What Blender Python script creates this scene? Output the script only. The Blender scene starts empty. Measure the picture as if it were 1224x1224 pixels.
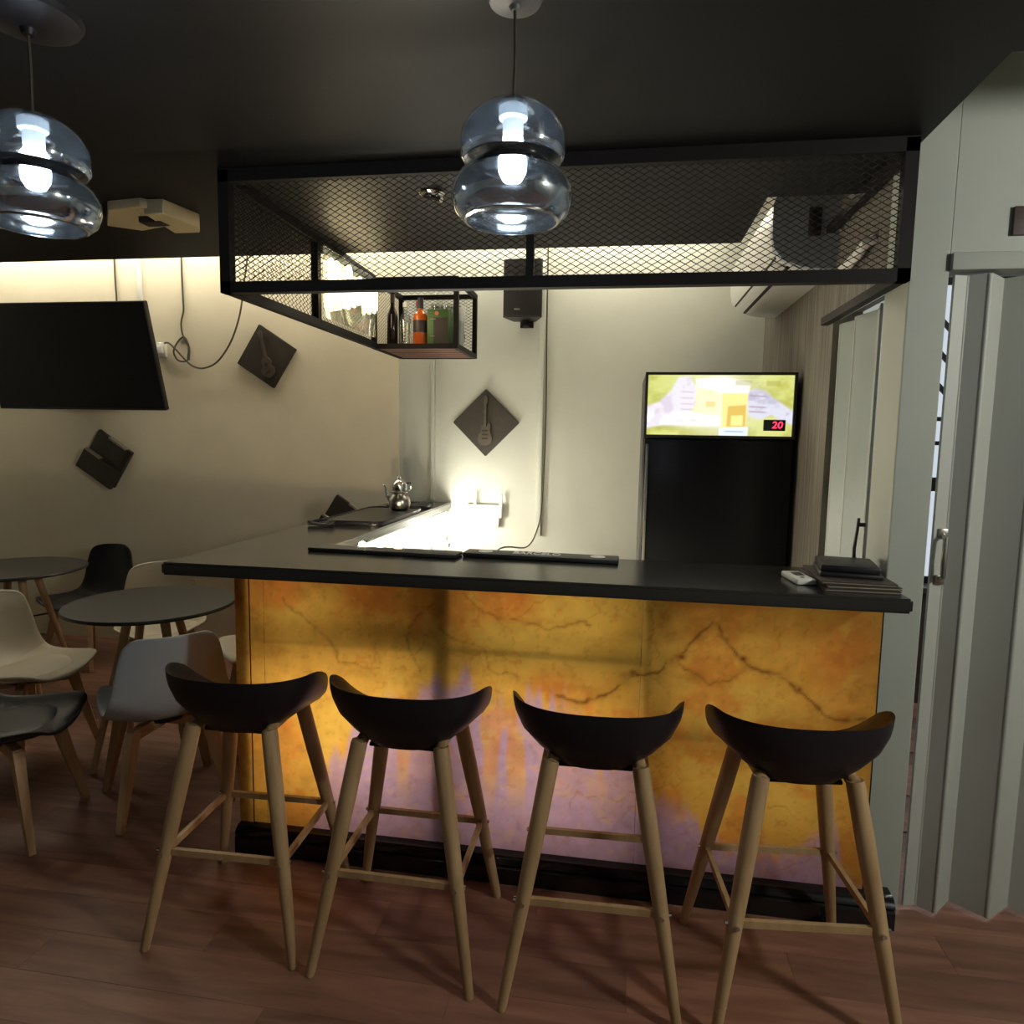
import bpy, bmesh, math, random
import numpy as np
from mathutils import Vector, Matrix
random.seed(7)
C = bpy.context.scene.collection
SC = bpy.context.scene

# ------------------------------------------------------------------ camera
F_PX, PITCH, YAW, ROLL, CAM_H = 820.0, math.radians(6.05), math.radians(-9.0), math.radians(1.0), 1.5
def rot3(p, y, r):
    cx, sx, cy, sy, cz, sz = math.cos(p), math.sin(p), math.cos(y), math.sin(y), math.cos(r), math.sin(r)
    yaw = np.array([[cy, 0, -sy], [0, 1, 0], [sy, 0, cy]])
    pit = np.array([[1, 0, 0], [0, cx, -sx], [0, sx, cx]])
    rol = np.array([[cz, -sz, 0], [sz, cz, 0], [0, 0, 1]])
    return rol @ pit @ yaw
R = rot3(PITCH, YAW, ROLL)
right = Vector((R[0][0], R[0][2], -R[0][1]))
up = -Vector((R[1][0], R[1][2], -R[1][1]))
back = -Vector((R[2][0], R[2][2], -R[2][1]))
cam_d = bpy.data.cameras.new('camera')
cam_d.lens = F_PX / 1224 * 36
cam_d.sensor_width = 36
cam_d.clip_start = 0.05
cam = bpy.data.objects.new('camera', cam_d)
cam.matrix_world = Matrix(((right.x, up.x, back.x, 0), (right.y, up.y, back.y, 0), (right.z, up.z, back.z, CAM_H), (0, 0, 0, 1)))
C.objects.link(cam)
SC.camera = cam

# ------------------------------------------------------------------ world, exposure, large lights
SC.view_settings.view_transform = 'Standard'
SC.view_settings.look = 'None'
SC.view_settings.gamma = 1
SC.view_settings.use_curve_mapping = False
SC.view_settings.exposure = 0.0
w = bpy.data.worlds.new('world'); SC.world = w; w.use_nodes = True
w.node_tree.nodes['Background'].inputs[0].default_value = (0.02, 0.022, 0.025, 1)
w.node_tree.nodes['Background'].inputs[1].default_value = 0.5
COVE_W = 38.0        # emission of the cove strip
BATTEN_W = 75.0     # emission of the strip behind the bar
BULB_W = 125.0       # pendant bulbs
NEON_W = 12.0
BAR_L, BAR_M, BAR_R = 2.0, 1.4, 0.62   # lamps behind the onyx, left / middle / right bay
ROOM_W = 100.0        # unseen lamp off to the right, added to light the door side
ANNEX_W = 25.0      # lamp in the side room

def area(name, loc, rot, sx, sy, power, col):
    l = bpy.data.lights.new(name, 'AREA'); l.shape = 'RECTANGLE'; l.size = sx; l.size_y = sy
    l.energy = power; l.color = col
    o = bpy.data.objects.new(name, l); o.location = loc; o.rotation_euler = rot; C.objects.link(o)
    return o
pl_ = bpy.data.lights.new('unseen_side_lamp', 'POINT'); pl_.energy = ROOM_W; pl_.color = (0.97, 0.97, 0.88); pl_.shadow_soft_size = 0.12
po_ = bpy.data.objects.new('unseen_side_lamp', pl_); po_.location = (2.2, 0.6, 2.12); C.objects.link(po_)
area('annex_lamp', (1.75, 3.3, 2.7), (0, 0, 0), 0.6, 0.6, ANNEX_W, (0.9, 0.96, 1.0))

# ------------------------------------------------------------------ materials
def mat(name, col, rough=0.5, metal=0.0, emit=None, estr=0.0, noise=0.0, nscale=8.0, stretch=(1, 1, 1), bump=0.0, bscale=60.0, spec=0.5, coat=0.0):
    m = bpy.data.materials.new(name); m.use_nodes = True
    nt = m.node_tree; b = nt.nodes['Principled BSDF']
    b.inputs['Base Color'].default_value = (*col, 1); b.inputs['Roughness'].default_value = rough
    b.inputs['Metallic'].default_value = metal; b.inputs['Specular IOR Level'].default_value = spec
    b.inputs['Coat Weight'].default_value = coat
    if emit:
        b.inputs['Emission Color'].default_value = (*emit, 1); b.inputs['Emission Strength'].default_value = estr
    if noise or bump:
        tc = nt.nodes.new('ShaderNodeTexCoord'); mp = nt.nodes.new('ShaderNodeMapping')
        mp.inputs['Scale'].default_value = stretch
        nt.links.new(tc.outputs['Object'], mp.inputs['Vector'])
    if noise:
        n = nt.nodes.new('ShaderNodeTexNoise'); n.inputs['Scale'].default_value = nscale; n.inputs['Detail'].default_value = 5
        nt.links.new(mp.outputs[0], n.inputs['Vector'])
        r = nt.nodes.new('ShaderNodeMapRange'); r.inputs[1].default_value = 0.3; r.inputs[2].default_value = 0.7
        r.inputs[3].default_value = 1 - noise; r.inputs[4].default_value = 1 + noise
        nt.links.new(n.outputs['Fac'], r.inputs[0])
        x = nt.nodes.new('ShaderNodeVectorMath'); x.operation = 'SCALE'; x.inputs[0].default_value = col
        nt.links.new(r.outputs[0], x.inputs['Scale']); nt.links.new(x.outputs[0], b.inputs['Base Color'])
    if bump:
        n2 = nt.nodes.new('ShaderNodeTexNoise'); n2.inputs['Scale'].default_value = bscale; n2.inputs['Detail'].default_value = 4
        nt.links.new(mp.outputs[0], n2.inputs['Vector'])
        bp = nt.nodes.new('ShaderNodeBump'); bp.inputs['Strength'].default_value = bump; bp.inputs['Distance'].default_value = 0.01
        nt.links.new(n2.outputs['Fac'], bp.inputs['Height']); nt.links.new(bp.outputs[0], b.inputs['Normal'])
    return m
def emat(name, col, strength):
    m = bpy.data.materials.new(name); m.use_nodes = True; nt = m.node_tree
    nt.nodes.clear(); o = nt.nodes.new('ShaderNodeOutputMaterial'); e = nt.nodes.new('ShaderNodeEmission')
    e.inputs[0].default_value = (*col, 1); e.inputs[1].default_value = strength
    nt.links.new(e.outputs[0], o.inputs[0]); return m
def glassmat(name, tint, refl, gloss=(0.9, 0.95, 1.0), rough=0.03):
    m = bpy.data.materials.new(name); m.use_nodes = True; nt = m.node_tree; nt.nodes.clear()
    o = nt.nodes.new('ShaderNodeOutputMaterial'); t = nt.nodes.new('ShaderNodeBsdfTransparent'); g = nt.nodes.new('ShaderNodeBsdfGlossy')
    t.inputs[0].default_value = (*tint, 1); g.inputs[0].default_value = (*gloss, 1); g.inputs['Roughness'].default_value = rough
    lw = nt.nodes.new('ShaderNodeLayerWeight'); lw.inputs[0].default_value = 0.35
    mr = nt.nodes.new('ShaderNodeMapRange'); mr.inputs[3].default_value = refl; mr.inputs[4].default_value = min(1, refl + 0.45)
    nt.links.new(lw.outputs['Fresnel'], mr.inputs[0])
    x = nt.nodes.new('ShaderNodeMixShader'); nt.links.new(mr.outputs[0], x.inputs[0]); nt.links.new(t.outputs[0], x.inputs[1]); nt.links.new(g.outputs[0], x.inputs[2])
    nt.links.new(x.outputs[0], o.inputs[0]); return m
def attrmat(name, kind, strength=1.0):
    m = bpy.data.materials.new(name); m.use_nodes = True; nt = m.node_tree; nt.nodes.clear()
    o = nt.nodes.new('ShaderNodeOutputMaterial'); a = nt.nodes.new('ShaderNodeAttribute'); a.attribute_name = 'col'
    if kind == 'emit':
        e = nt.nodes.new('ShaderNodeEmission'); e.inputs[1].default_value = strength
        nt.links.new(a.outputs['Color'], e.inputs[0]); nt.links.new(e.outputs[0], o.inputs[0])
    else:
        t = nt.nodes.new('ShaderNodeBsdfTranslucent'); p = nt.nodes.new('ShaderNodeBsdfPrincipled'); p.inputs['Roughness'].default_value = 0.3
        x = nt.nodes.new('ShaderNodeMixShader'); x.inputs[0].default_value = 0.28
        nt.links.new(a.outputs['Color'], t.inputs[0]); nt.links.new(a.outputs['Color'], p.inputs['Base Color'])
        nt.links.new(t.outputs[0], x.inputs[1]); nt.links.new(p.outputs[0], x.inputs[2]); nt.links.new(x.outputs[0], o.inputs[0])
    return m
def woodmat(name, c1, c2, rough, stretch, scale=3.0, rnd=0.25, bump=0.06):
    m = bpy.data.materials.new(name); m.use_nodes = True; nt = m.node_tree; b = nt.nodes['Principled BSDF']
    tc = nt.nodes.new('ShaderNodeTexCoord'); mp = nt.nodes.new('ShaderNodeMapping'); mp.inputs['Scale'].default_value = stretch
    oi = nt.nodes.new('ShaderNodeObjectInfo'); ad = nt.nodes.new('ShaderNodeVectorMath'); ad.operation = 'ADD'
    sc = nt.nodes.new('ShaderNodeMath'); sc.operation = 'MULTIPLY'; sc.inputs[1].default_value = 37.0
    nt.links.new(oi.outputs['Random'], sc.inputs[0]); nt.links.new(tc.outputs['Object'], ad.inputs[0]); nt.links.new(sc.outputs[0], ad.inputs[1])
    nt.links.new(ad.outputs[0], mp.inputs[0])
    n = nt.nodes.new('ShaderNodeTexNoise'); n.inputs['Scale'].default_value = scale; n.inputs['Detail'].default_value = 7; n.inputs['Distortion'].default_value = 0.6
    nt.links.new(mp.outputs[0], n.inputs['Vector'])
    cr = nt.nodes.new('ShaderNodeValToRGB'); cr.color_ramp.elements[0].position = 0.3; cr.color_ramp.elements[1].position = 0.72
    cr.color_ramp.elements[0].color = (*c1, 1); cr.color_ramp.elements[1].color = (*c2, 1)
    nt.links.new(n.outputs['Fac'], cr.inputs[0])
    mr = nt.nodes.new('ShaderNodeMapRange'); mr.inputs[3].default_value = 1 - rnd; mr.inputs[4].default_value = 1 + rnd
    nt.links.new(oi.outputs['Random'], mr.inputs[0])
    vm = nt.nodes.new('ShaderNodeVectorMath'); vm.operation = 'SCALE'
    nt.links.new(cr.outputs[0], vm.inputs[0]); nt.links.new(mr.outputs[0], vm.inputs['Scale']); nt.links.new(vm.outputs[0], b.inputs['Base Color'])
    b.inputs['Roughness'].default_value = rough
    bp = nt.nodes.new('ShaderNodeBump'); bp.inputs['Strength'].default_value = bump; bp.inputs['Distance'].default_value = 0.005
    nt.links.new(n.outputs['Fac'], bp.inputs['Height']); nt.links.new(bp.outputs[0], b.inputs['Normal'])
    return m

M = dict(
    wall=mat('cream_wall', (0.53, 0.54, 0.48), 0.75, noise=0.05, nscale=2.5, bump=0.08, bscale=40),
    wall_warm_lit=mat('warm_lit_cream_wall', (0.68, 0.62, 0.48), 0.75, noise=0.05, nscale=2.5, bump=0.08, bscale=40),
    pillar=mat('grey_green_paint', (0.345, 0.365, 0.325), 0.65, noise=0.04, nscale=3, bump=0.05, bscale=30),
    upper=mat('upper_ceiling_paint', (0.65, 0.62, 0.55), 0.8, noise=0.03),
    ceiling=mat('black_ceiling_paint', (0.012, 0.0115, 0.012), 0.5, spec=0.17, noise=0.12, nscale=1.5, bump=0.04, bscale=10),
    paper=mat('streaked_wallpaper', (0.135, 0.122, 0.10), 0.8, noise=0.5, nscale=5, stretch=(1, 14, 0.35), bump=0.25, bscale=25),
    granite=mat('black_granite', (0.016, 0.016, 0.016), 0.17, noise=0.35, nscale=180, spec=1.0),
    plinth=mat('black_gloss_plinth', (0.008, 0.008, 0.009), 0.18),
    black_steel=mat('black_painted_steel', (0.009, 0.007, 0.007), 0.6, spec=0.2, noise=0.1, nscale=20),
    black_plastic=mat('black_plastic', (0.014, 0.013, 0.016), 0.42, noise=0.06, nscale=15),
    black_satin=mat('black_satin_shell', (0.012, 0.010, 0.014), 0.42, spec=0.35, noise=0.05, nscale=6),
    rubber=mat('black_rubber', (0.012, 0.011, 0.011), 0.55, bump=0.2, bscale=200),
    white_plastic=mat('white_plastic', (0.70, 0.70, 0.66), 0.35, noise=0.03, nscale=4),
    pale_shell=mat('pale_grey_shell', (0.36, 0.38, 0.40), 0.45, noise=0.03, nscale=4),
    cream_shell=mat('cream_shell', (0.55, 0.49, 0.38), 0.45, noise=0.03, nscale=4),
    pvc=mat('grey_pvc_panel', (0.39, 0.40, 0.365), 0.5, noise=0.05, nscale=5, stretch=(1, 1, 0.1)),
    pvc_blue=mat('blue_grey_pvc_panel', (0.27, 0.31, 0.30), 0.4, noise=0.05, nscale=5, stretch=(1, 1, 0.1)),
    stool_wood=woodmat('beech_leg_wood', (0.34, 0.21, 0.10), (0.48, 0.32, 0.165), 0.5, (6, 6, 0.6), 4.0, 0.08),
    chair_wood=woodmat('chair_leg_wood', (0.42, 0.25, 0.12), (0.55, 0.36, 0.19), 0.5, (6, 6, 0.6), 4.0, 0.08),
    plank=woodmat('floor_plank_vinyl', (0.165, 0.074, 0.048), (0.31, 0.152, 0.098), 0.52, (0.9, 7, 1), 3.2, 0.22),
    plank_b=mat('floor_base', (0.13, 0.07, 0.05), 0.5, noise=0.2, nscale=3, stretch=(1, 8, 1)),
    slat_wood=woodmat('red_slat_wood', (0.10, 0.035, 0.025), (0.17, 0.07, 0.05), 0.5, (0.8, 8, 8), 3.0, 0.1),
    table_top=mat('dark_table_top', (0.021, 0.020, 0.018), 0.42, noise=0.08, nscale=4),
    chrome=mat('chrome', (0.75, 0.75, 0.76), 0.12, 1.0, bump=0.02, bscale=8),
    steel=mat('brushed_steel', (0.45, 0.43, 0.40), 0.28, 1.0, noise=0.1, nscale=10),
    plaque=mat('dark_brown_plaque', (0.034, 0.027, 0.020), 0.55, noise=0.2, nscale=12, bump=0.1, bscale=60),
    pale_lit_edge=mat('lit_plaque_edge', (0.30, 0.26, 0.20), 0.6, noise=0.1),
    relief=mat('brown_grey_relief', (0.080, 0.066, 0.050), 0.36, noise=0.15, nscale=14),
    cord=mat('dark_cable', (0.05, 0.043, 0.025), 0.55, noise=0.05),
    screen=mat('dark_tv_glass', (0.004, 0.003, 0.006), 0.2, noise=0.1, nscale=1, spec=0.25),
    grey_canopy=mat('grey_canopy', (0.10, 0.10, 0.10), 0.4, noise=0.05),
    lamp_white=mat('lamp_holder_white', (0.85, 0.88, 0.90), 0.5, noise=0.02),
    beige=mat('beige_housing', (0.50, 0.42, 0.27), 0.6, noise=0.05, nscale=6),
    dark_gap=mat('dark_recess', (0.02, 0.012, 0.012), 0.7, noise=0.05),
    ac=mat('ac_white_plastic', (0.55, 0.55, 0.52), 0.4, noise=0.02),
    ac_side_shaded=mat('ac_shaded_side', (0.30, 0.33, 0.37), 0.5, noise=0.03),
    paper_white=mat('white_paper', (0.7, 0.68, 0.62), 0.7, noise=0.05),
    menu=mat('dark_menu_cover', (0.05, 0.036, 0.030), 0.45, noise=0.2, nscale=10),
    pages=mat('menu_pages', (0.33, 0.28, 0.20), 0.7, noise=0.1, nscale=30),
    red_plate=mat('brown_plate', (0.06, 0.035, 0.030), 0.5, noise=0.1),
    white_print=mat('white_print', (0.75, 0.75, 0.78), 0.6, noise=0.02),
    dark_glass=mat('dark_bottle_glass', (0.018, 0.010, 0.008), 0.12, noise=0.05),
    amber=mat('amber_spirit', (0.55, 0.11, 0.015), 0.12, noise=0.1, nscale=20),
    dark_label=mat('dark_label', (0.03, 0.018, 0.02), 0.5, noise=0.05),
    green_box=mat('green_carton', (0.06, 0.14, 0.03), 0.5, noise=0.2, nscale=6),
    pink=mat('pink_seal', (0.55, 0.16, 0.12), 0.5, noise=0.05),
    red_cap=mat('red_cap', (0.4, 0.05, 0.03), 0.4, noise=0.05),
    clear=glassmat('clear_glass', (0.86, 0.87, 0.84), 0.12),
    smoked=glassmat('smoked_lamp_glass', (0.82, 0.835, 0.855), 0.17, (0.80, 0.84, 0.88), 0.10),
    acrylic=glassmat('clear_acrylic', (0.90, 0.88, 0.80), 0.05),
    fridge_glass=mat('black_fridge_glass', (0.005, 0.005, 0.007), 0.3, spec=0.25, noise=0.05),
    bulb=emat('led_bulb_glow', (0.82, 0.93, 1.0), BULB_W),
    neon=emat('warm_neon_glow', (1.0, 0.80, 0.45), NEON_W),
    cove=emat('cove_strip_glow', (1.0, 0.92, 0.74), COVE_W),
    batten=emat('batten_glow', (1.0, 0.95, 0.78), BATTEN_W),
    glare=emat('lamp_bulb_glow', (1.0, 0.95, 0.80), 210.0),
    spark=emat('warm_bulb_glow', (1.0, 0.80, 0.48), 1100.0),
    bar_l=emat('bar_lamp_left', (1.0, 0.88, 0.62), BAR_L),
    bar_m=emat('bar_lamp_middle', (1.0, 0.88, 0.62), BAR_M),
    bar_r=emat('bar_lamp_right', (1.0, 0.88, 0.62), BAR_R),
    red_led=emat('red_led', (1.0, 0.03, 0.08), 3.0),
    pane=emat('lit_frosted_pane', (0.80, 0.90, 1.0), 0.75),
    onyx=attrmat('backlit_onyx', 'onyx'),
    advert=attrmat('backlit_advert', 'emit', 1.25),
)

# ------------------------------------------------------------------ mesh builder
class MB:
    def __init__(s): s.bm = bmesh.new()
    def face(s, vs):
        try: return s.bm.faces.new(vs)
        except ValueError: return None
    def box(s, x0, x1, y0, y1, z0, z1, bev=0.0, rz=0.0, c=None):
        vs = [s.bm.verts.new(p) for p in ((x0, y0, z0), (x1, y0, z0), (x1, y1, z0), (x0, y1, z0), (x0, y0, z1), (x1, y0, z1), (x1, y1, z1), (x0, y1, z1))]
        fs = [s.face([vs[i] for i in q]) for q in ((3, 2, 1, 0), (4, 5, 6, 7), (0, 1, 5, 4), (1, 2, 6, 5), (2, 3, 7, 6), (3, 0, 4, 7))]
        if bev:
            es = list({e for f in fs for e in f.edges})
            r = bmesh.ops.bevel(s.bm, geom=es, offset=bev, segments=2, affect='EDGES', profile=0.5)
            vs = list({v for f in r['faces'] for v in f.verts} | {v for v in vs if v.is_valid})
        if rz:
            c = c or ((x0 + x1) / 2, (y0 + y1) / 2)
            for v in vs:
                dx, dy = v.co.x - c[0], v.co.y - c[1]
                v.co.x = c[0] + dx * math.cos(rz) - dy * math.sin(rz); v.co.y = c[1] + dx * math.sin(rz) + dy * math.cos(rz)
        return s
    def bar(s, a, b, r0, r1=None, n=10, caps=True):
        r1 = r0 if r1 is None else r1
        a, b = Vector(a), Vector(b); d = (b - a).normalized()
        u = d.cross(Vector((0, 0, 1)) if abs(d.z) < 0.95 else Vector((1, 0, 0))).normalized(); v = d.cross(u)
        ra = [s.bm.verts.new(a + (u * math.cos(t) + v * math.sin(t)) * r0) for t in [2 * math.pi * i / n for i in range(n)]]
        rb = [s.bm.verts.new(b + (u * math.cos(t) + v * math.sin(t)) * r1) for t in [2 * math.pi * i / n for i in range(n)]]
        for i in range(n): s.face((ra[i], ra[(i + 1) % n], rb[(i + 1) % n], rb[i]))
        if caps: s.face(ra[::-1]); s.face(rb)
        return s
    def beam(s, a, b, w, h, upv=(0, 0, 1), w1=None, h1=None):
        a, b, upv = Vector(a), Vector(b), Vector(upv); d = (b - a).normalized()
        u = d.cross(upv).normalized(); v = u.cross(d)
        w1 = w if w1 is None else w1; h1 = h if h1 is None else h1
        A = [s.bm.verts.new(a + u * w / 2 * i + v * h / 2 * j) for i, j in ((-1, -1), (1, -1), (1, 1), (-1, 1))]
        B = [s.bm.verts.new(b + u * w1 / 2 * i + v * h1 / 2 * j) for i, j in ((-1, -1), (1, -1), (1, 1), (-1, 1))]
        for i in range(4): s.face((A[i], A[(i + 1) % 4], B[(i + 1) % 4], B[i]))
        s.face(A[::-1]); s.face(B); return s
    def tube(s, pts, r, n=7, closed=False):
        pts = [Vector(p) for p in pts]; rings = []; N = len(pts); pu = None
        for i, p in enumerate(pts):
            if closed: d = pts[(i + 1) % N] - pts[i - 1]
            else: d = pts[min(i + 1, N - 1)] - pts[max(i - 1, 0)]
            d.normalize()
            u = pu - d * pu.dot(d) if pu else d.cross(Vector((0, 0, 1)) if abs(d.z) < 0.9 else Vector((1, 0, 0)))
            u.normalize(); pu = u; v = d.cross(u)
            rr = r[i] if isinstance(r, (list, tuple)) else r
            rings.append([s.bm.verts.new(p + (u * math.cos(2 * math.pi * k / n) + v * math.sin(2 * math.pi * k / n)) * rr) for k in range(n)])
        for i in range(N if closed else N - 1):
            A, B = rings[i], rings[(i + 1) % N]
            for k in range(n): s.face((A[k], A[(k + 1) % n], B[(k + 1) % n], B[k]))
        if not closed: s.face(rings[0][::-1]); s.face(rings[-1])
        return s
    def lathe(s, prof, c=(0, 0, 0), n=28, caps=True):
        rings = []
        for r, z in prof:
            if r < 1e-5: rings.append([s.bm.verts.new((c[0], c[1], c[2] + z))])
            else: rings.append([s.bm.verts.new((c[0] + r * math.cos(2 * math.pi * k / n), c[1] + r * math.sin(2 * math.pi * k / n), c[2] + z)) for k in range(n)])
        for A, B in zip(rings[:-1], rings[1:]):
            if len(A) == 1 and len(B) == 1: continue
            for k in range(n):
                if len(A) == 1: s.face((A[0], B[(k + 1) % n], B[k]))
                elif len(B) == 1: s.face((A[k], A[(k + 1) % n], B[0]))
                else: s.face((A[k], A[(k + 1) % n], B[(k + 1) % n], B[k]))
        if caps:
            if len(rings[0]) > 1: s.face(rings[0][::-1])
            if len(rings[-1]) > 1: s.face(rings[-1])
        return s
    def prism(s, poly, axis, a, b):
        """poly: 2D outline; axis 'y': (x,z) pulled from y=a to y=b; 'z': (x,y); 'x': (y,z)"""
        f = {'y': lambda p, t: (p[0], t, p[1]), 'z': lambda p, t: (p[0], p[1], t), 'x': lambda p, t: (t, p[0], p[1])}[axis]
        A = [s.bm.verts.new(f(p, a)) for p in poly]; B = [s.bm.verts.new(f(p, b)) for p in poly]; n = len(poly)
        for i in range(n): s.face((A[i], A[(i + 1) % n], B[(i + 1) % n], B[i]))
        s.face(A[::-1]); s.face(B); return s
    def grid(s, P, wrap=False):
        V = [[s.bm.verts.new(p) for p in row] for row in P]
        for i in range(len(V) - 1):
            m = len(V[i]); 
            for j in range(m if wrap else m - 1):
                s.face((V[i][j], V[i][(j + 1) % m], V[i + 1][(j + 1) % m], V[i + 1][j]))
        return V
    def build(s, name, m, parent=None, smooth=True, angle=38, keep=False):
        bm = s.bm
        bmesh.ops.recalc_face_normals(bm, faces=bm.faces[:])
        if smooth:
            for f in bm.faces: f.smooth = True
            for e in bm.edges:
                if len(e.link_faces) == 2 and e.calc_face_angle(0) > math.radians(angle): e.smooth = False
        me = bpy.data.meshes.new(name); 
        if parent is not None and not keep:
            o0 = Vector(parent.location) if parent.parent is None else Vector(parent.parent.location)
            bmesh.ops.translate(bm, verts=bm.verts[:], vec=-o0)
        bm.to_mesh(me); bm.free(); me.materials.append(m)
        o = bpy.data.objects.new(name, me); C.objects.link(o)
        if parent is not None: o.parent = parent
        return o

def thing(name, label, cat, loc=(0, 0, 0), group=None):
    o = bpy.data.objects.new(name, None); C.objects.link(o); o.location = loc; o.empty_display_size = 0.05
    tag(o, label, cat, group); return o
def tag(o, label, cat, group=None):
    o['label'] = label; o['category'] = cat
    if group: o['group'] = group
    return o
def recenter(o):
    """put a single-mesh thing's origin at its base centre"""
    vs = np.array([v.co[:] for v in o.data.vertices]); lo, hi = vs.min(0), vs.max(0)
    c = Vector(((lo[0] + hi[0]) / 2, (lo[1] + hi[1]) / 2, lo[2])); o.data.transform(Matrix.Translation(-c)); o.location = c; return o
def struct(name, mb, m, parent=None, smooth=False):
    o = mb.build(name, m, parent, smooth=smooth)
    if parent is None: o['kind'] = 'structure'
    return o
def dup(root, loc, rz, label, group=None):
    r = root.copy(); C.objects.link(r); r.location = loc; r.rotation_euler = (0, 0, rz); r['label'] = label
    if group: r['group'] = group
    for ch in list(root.children):
        c = ch.copy(); C.objects.link(c); c.parent = r
        for g in list(ch.children):
            d = g.copy(); C.objects.link(d); d.parent = c
    return r
def text_mesh(body, size, name, m, parent, loc, rot, depth=0.0006, shear=0.0, sx=1.0):
    cu = bpy.data.curves.new('lettering', 'FONT'); cu.body = body; cu.size = size; cu.extrude = depth; cu.align_x = 'CENTER'; cu.align_y = 'CENTER'; cu.shear = shear; cu.offset = size * 0.012
    t = bpy.data.objects.new('lettering', cu); C.objects.link(t)
    dg = bpy.context.evaluated_depsgraph_get(); me = bpy.data.meshes.new_from_object(t.evaluated_get(dg))
    bpy.data.objects.remove(t); bpy.data.curves.remove(cu)
    o0 = Vector(parent.location) if parent.parent is None else Vector(parent.parent.location)
    me.transform(Matrix.Translation(Vector(loc) - o0) @ rot.to_4x4() @ Matrix.Diagonal((sx, 1, 1, 1)))
    me.materials.clear(); me.materials.append(m)
    o = bpy.data.objects.new(name, me); C.objects.link(o); o.parent = parent; return o

# numpy value noise for mineral colours and printed pictures
def vnoise(x, y, seed):
    rs = np.random.RandomState(seed); T = rs.rand(64, 64)
    xi, yi = np.floor(x).astype(int), np.floor(y).astype(int); fx, fy = x - xi, y - yi
    fx, fy = fx * fx * (3 - 2 * fx), fy * fy * (3 - 2 * fy)
    g = lambda a, b: T[a % 64, b % 64]
    return (g(xi, yi) * (1 - fx) + g(xi + 1, yi) * fx) * (1 - fy) + (g(xi, yi + 1) * (1 - fx) + g(xi + 1, yi + 1) * fx) * fy
def fbm(x, y, seed, o=5):
    s, a, t = 0, 0.5, 0
    for k in range(o): s = s + a * vnoise(x * 2 ** k, y * 2 ** k, seed + k); t += a; a *= 0.5
    return s / t
def segdist(px, py, pts):
    d = np.full(px.shape, 9.0)
    for (ax, ay), (bx, by) in zip(pts[:-1], pts[1:]):
        vx, vy = bx - ax, by - ay; t = np.clip(((px - ax) * vx + (py - ay) * vy) / (vx * vx + vy * vy + 1e-9), 0, 1)
        d = np.minimum(d, np.hypot(px - ax - t * vx, py - ay - t * vy))
    return d
def painted(name, P, col, m, parent, thick=None):
    """grid mesh P[ny][nx] (numpy ny,nx,3) with per-vertex colour col (ny,nx,3), given real thickness along +Y"""
    ny, nx = P.shape[:2]; v = P.reshape(-1, 3) - np.array(parent.location if parent.parent is None else parent.parent.location)
    idx = np.arange(ny * nx).reshape(ny, nx)
    f = np.stack([idx[:-1, :-1], idx[:-1, 1:], idx[1:, 1:], idx[1:, :-1]], -1).reshape(-1, 4)
    me = bpy.data.meshes.new(name); me.from_pydata(v.tolist(), [], f.tolist())
    a = me.color_attributes.new('col', 'FLOAT_COLOR', 'POINT')
    a.data.foreach_set('color', np.concatenate([col.reshape(-1, 3), np.ones((ny * nx, 1))], 1).astype(np.float32).ravel())
    me.materials.append(m); o = bpy.data.objects.new(name, me); C.objects.link(o); o.parent = parent; return o

# ------------------------------------------------------------------ the setting
YB = 4.40            # back wall
XR = 0.82            # right wall of the bar
ZC = 2.37            # dropped black ceiling
fl = struct('floor', MB().box(-4.9, 2.7, -2.6, 4.6, -0.08, -0.006), M['plank_b'])
pw, pl = 0.152, 1.22
pm = None; rows = 0
for i in range(24):
    y0 = 0.78 + i * pw
    off = (i * 0.47) % pl
    for k in range(7):
        x0 = -5.2 + off + k * pl
        if x0 + pl < -4.85 or x0 > 2.6: continue
        if y0 > 2.6 and x0 > -1.3 and i % 1 == 0 and x0 < 0.6: continue      # hidden behind the bar
        if pm is None:
            o = MB().box(-pl / 2 + 0.0003, pl / 2 - 0.0003, -pw / 2 + 0.0003, pw / 2 - 0.0003, -0.006, 0, bev=0.0006).build('plank', M['plank'], fl, smooth=False, keep=True); pm = o.data
        else:
            o = bpy.data.objects.new('plank', pm); C.objects.link(o); o.parent = fl
        xc = min(max(x0 + pl / 2, -4.9 + pl / 2), 2.7 - pl / 2)
        o.location = (x0 + pl / 2, y0 + pw / 2, 0)
struct('wall_back', MB().box(-1.46, XR + 0.12, YB, YB + 0.15, 0, 2.85), M['wall'])
struct('wall_back.001', MB().box(-4.9, -1.46, YB - 0.012, YB + 0.15, 0, 2.85), M['wall_warm_lit'])  # same wall; its warm glow is painted in as a lighter, yellower colour
struct('wall_left', MB().box(-5.05, -4.9, -2.6, YB + 0.15, 0, 2.85), M['wall'])
struct('wall_front', MB().box(-5.05, 2.85, -2.75, -2.6, 0, 2.85), M['wall'])
# right wall of the bar: wallpaper, opening with an accordion door, then the corner pillar
wr = MB().prism([(2.44, 2.03), (2.99, 2.03), (2.99, 0), (YB, 0), (YB, 2.85), (2.44, 2.85)], 'x', XR, XR + 0.11)
struct('wall_right', wr, M['paper'])
struct('trim_1', MB().box(XR, 0.93, 2.25, 2.44, 0, 2.85, bev=0.004), M['pillar'])                    # pillar
struct('wall_right.001', MB().prism([(0.93, 2.06), (2.05, 2.06), (2.05, 0), (2.7, 0), (2.7, 2.85), (0.93, 2.85)], 'y', 2.25, 2.35), M['pillar'])
struct('wall_right.002', MB().box(2.7, 2.85, -2.6, YB + 0.15, 0, 2.85), M['pillar'])
struct('wall_back.002', MB().box(XR + 0.12, 2.7, YB, YB + 0.15, 0, 2.85), M['wall'])
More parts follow.
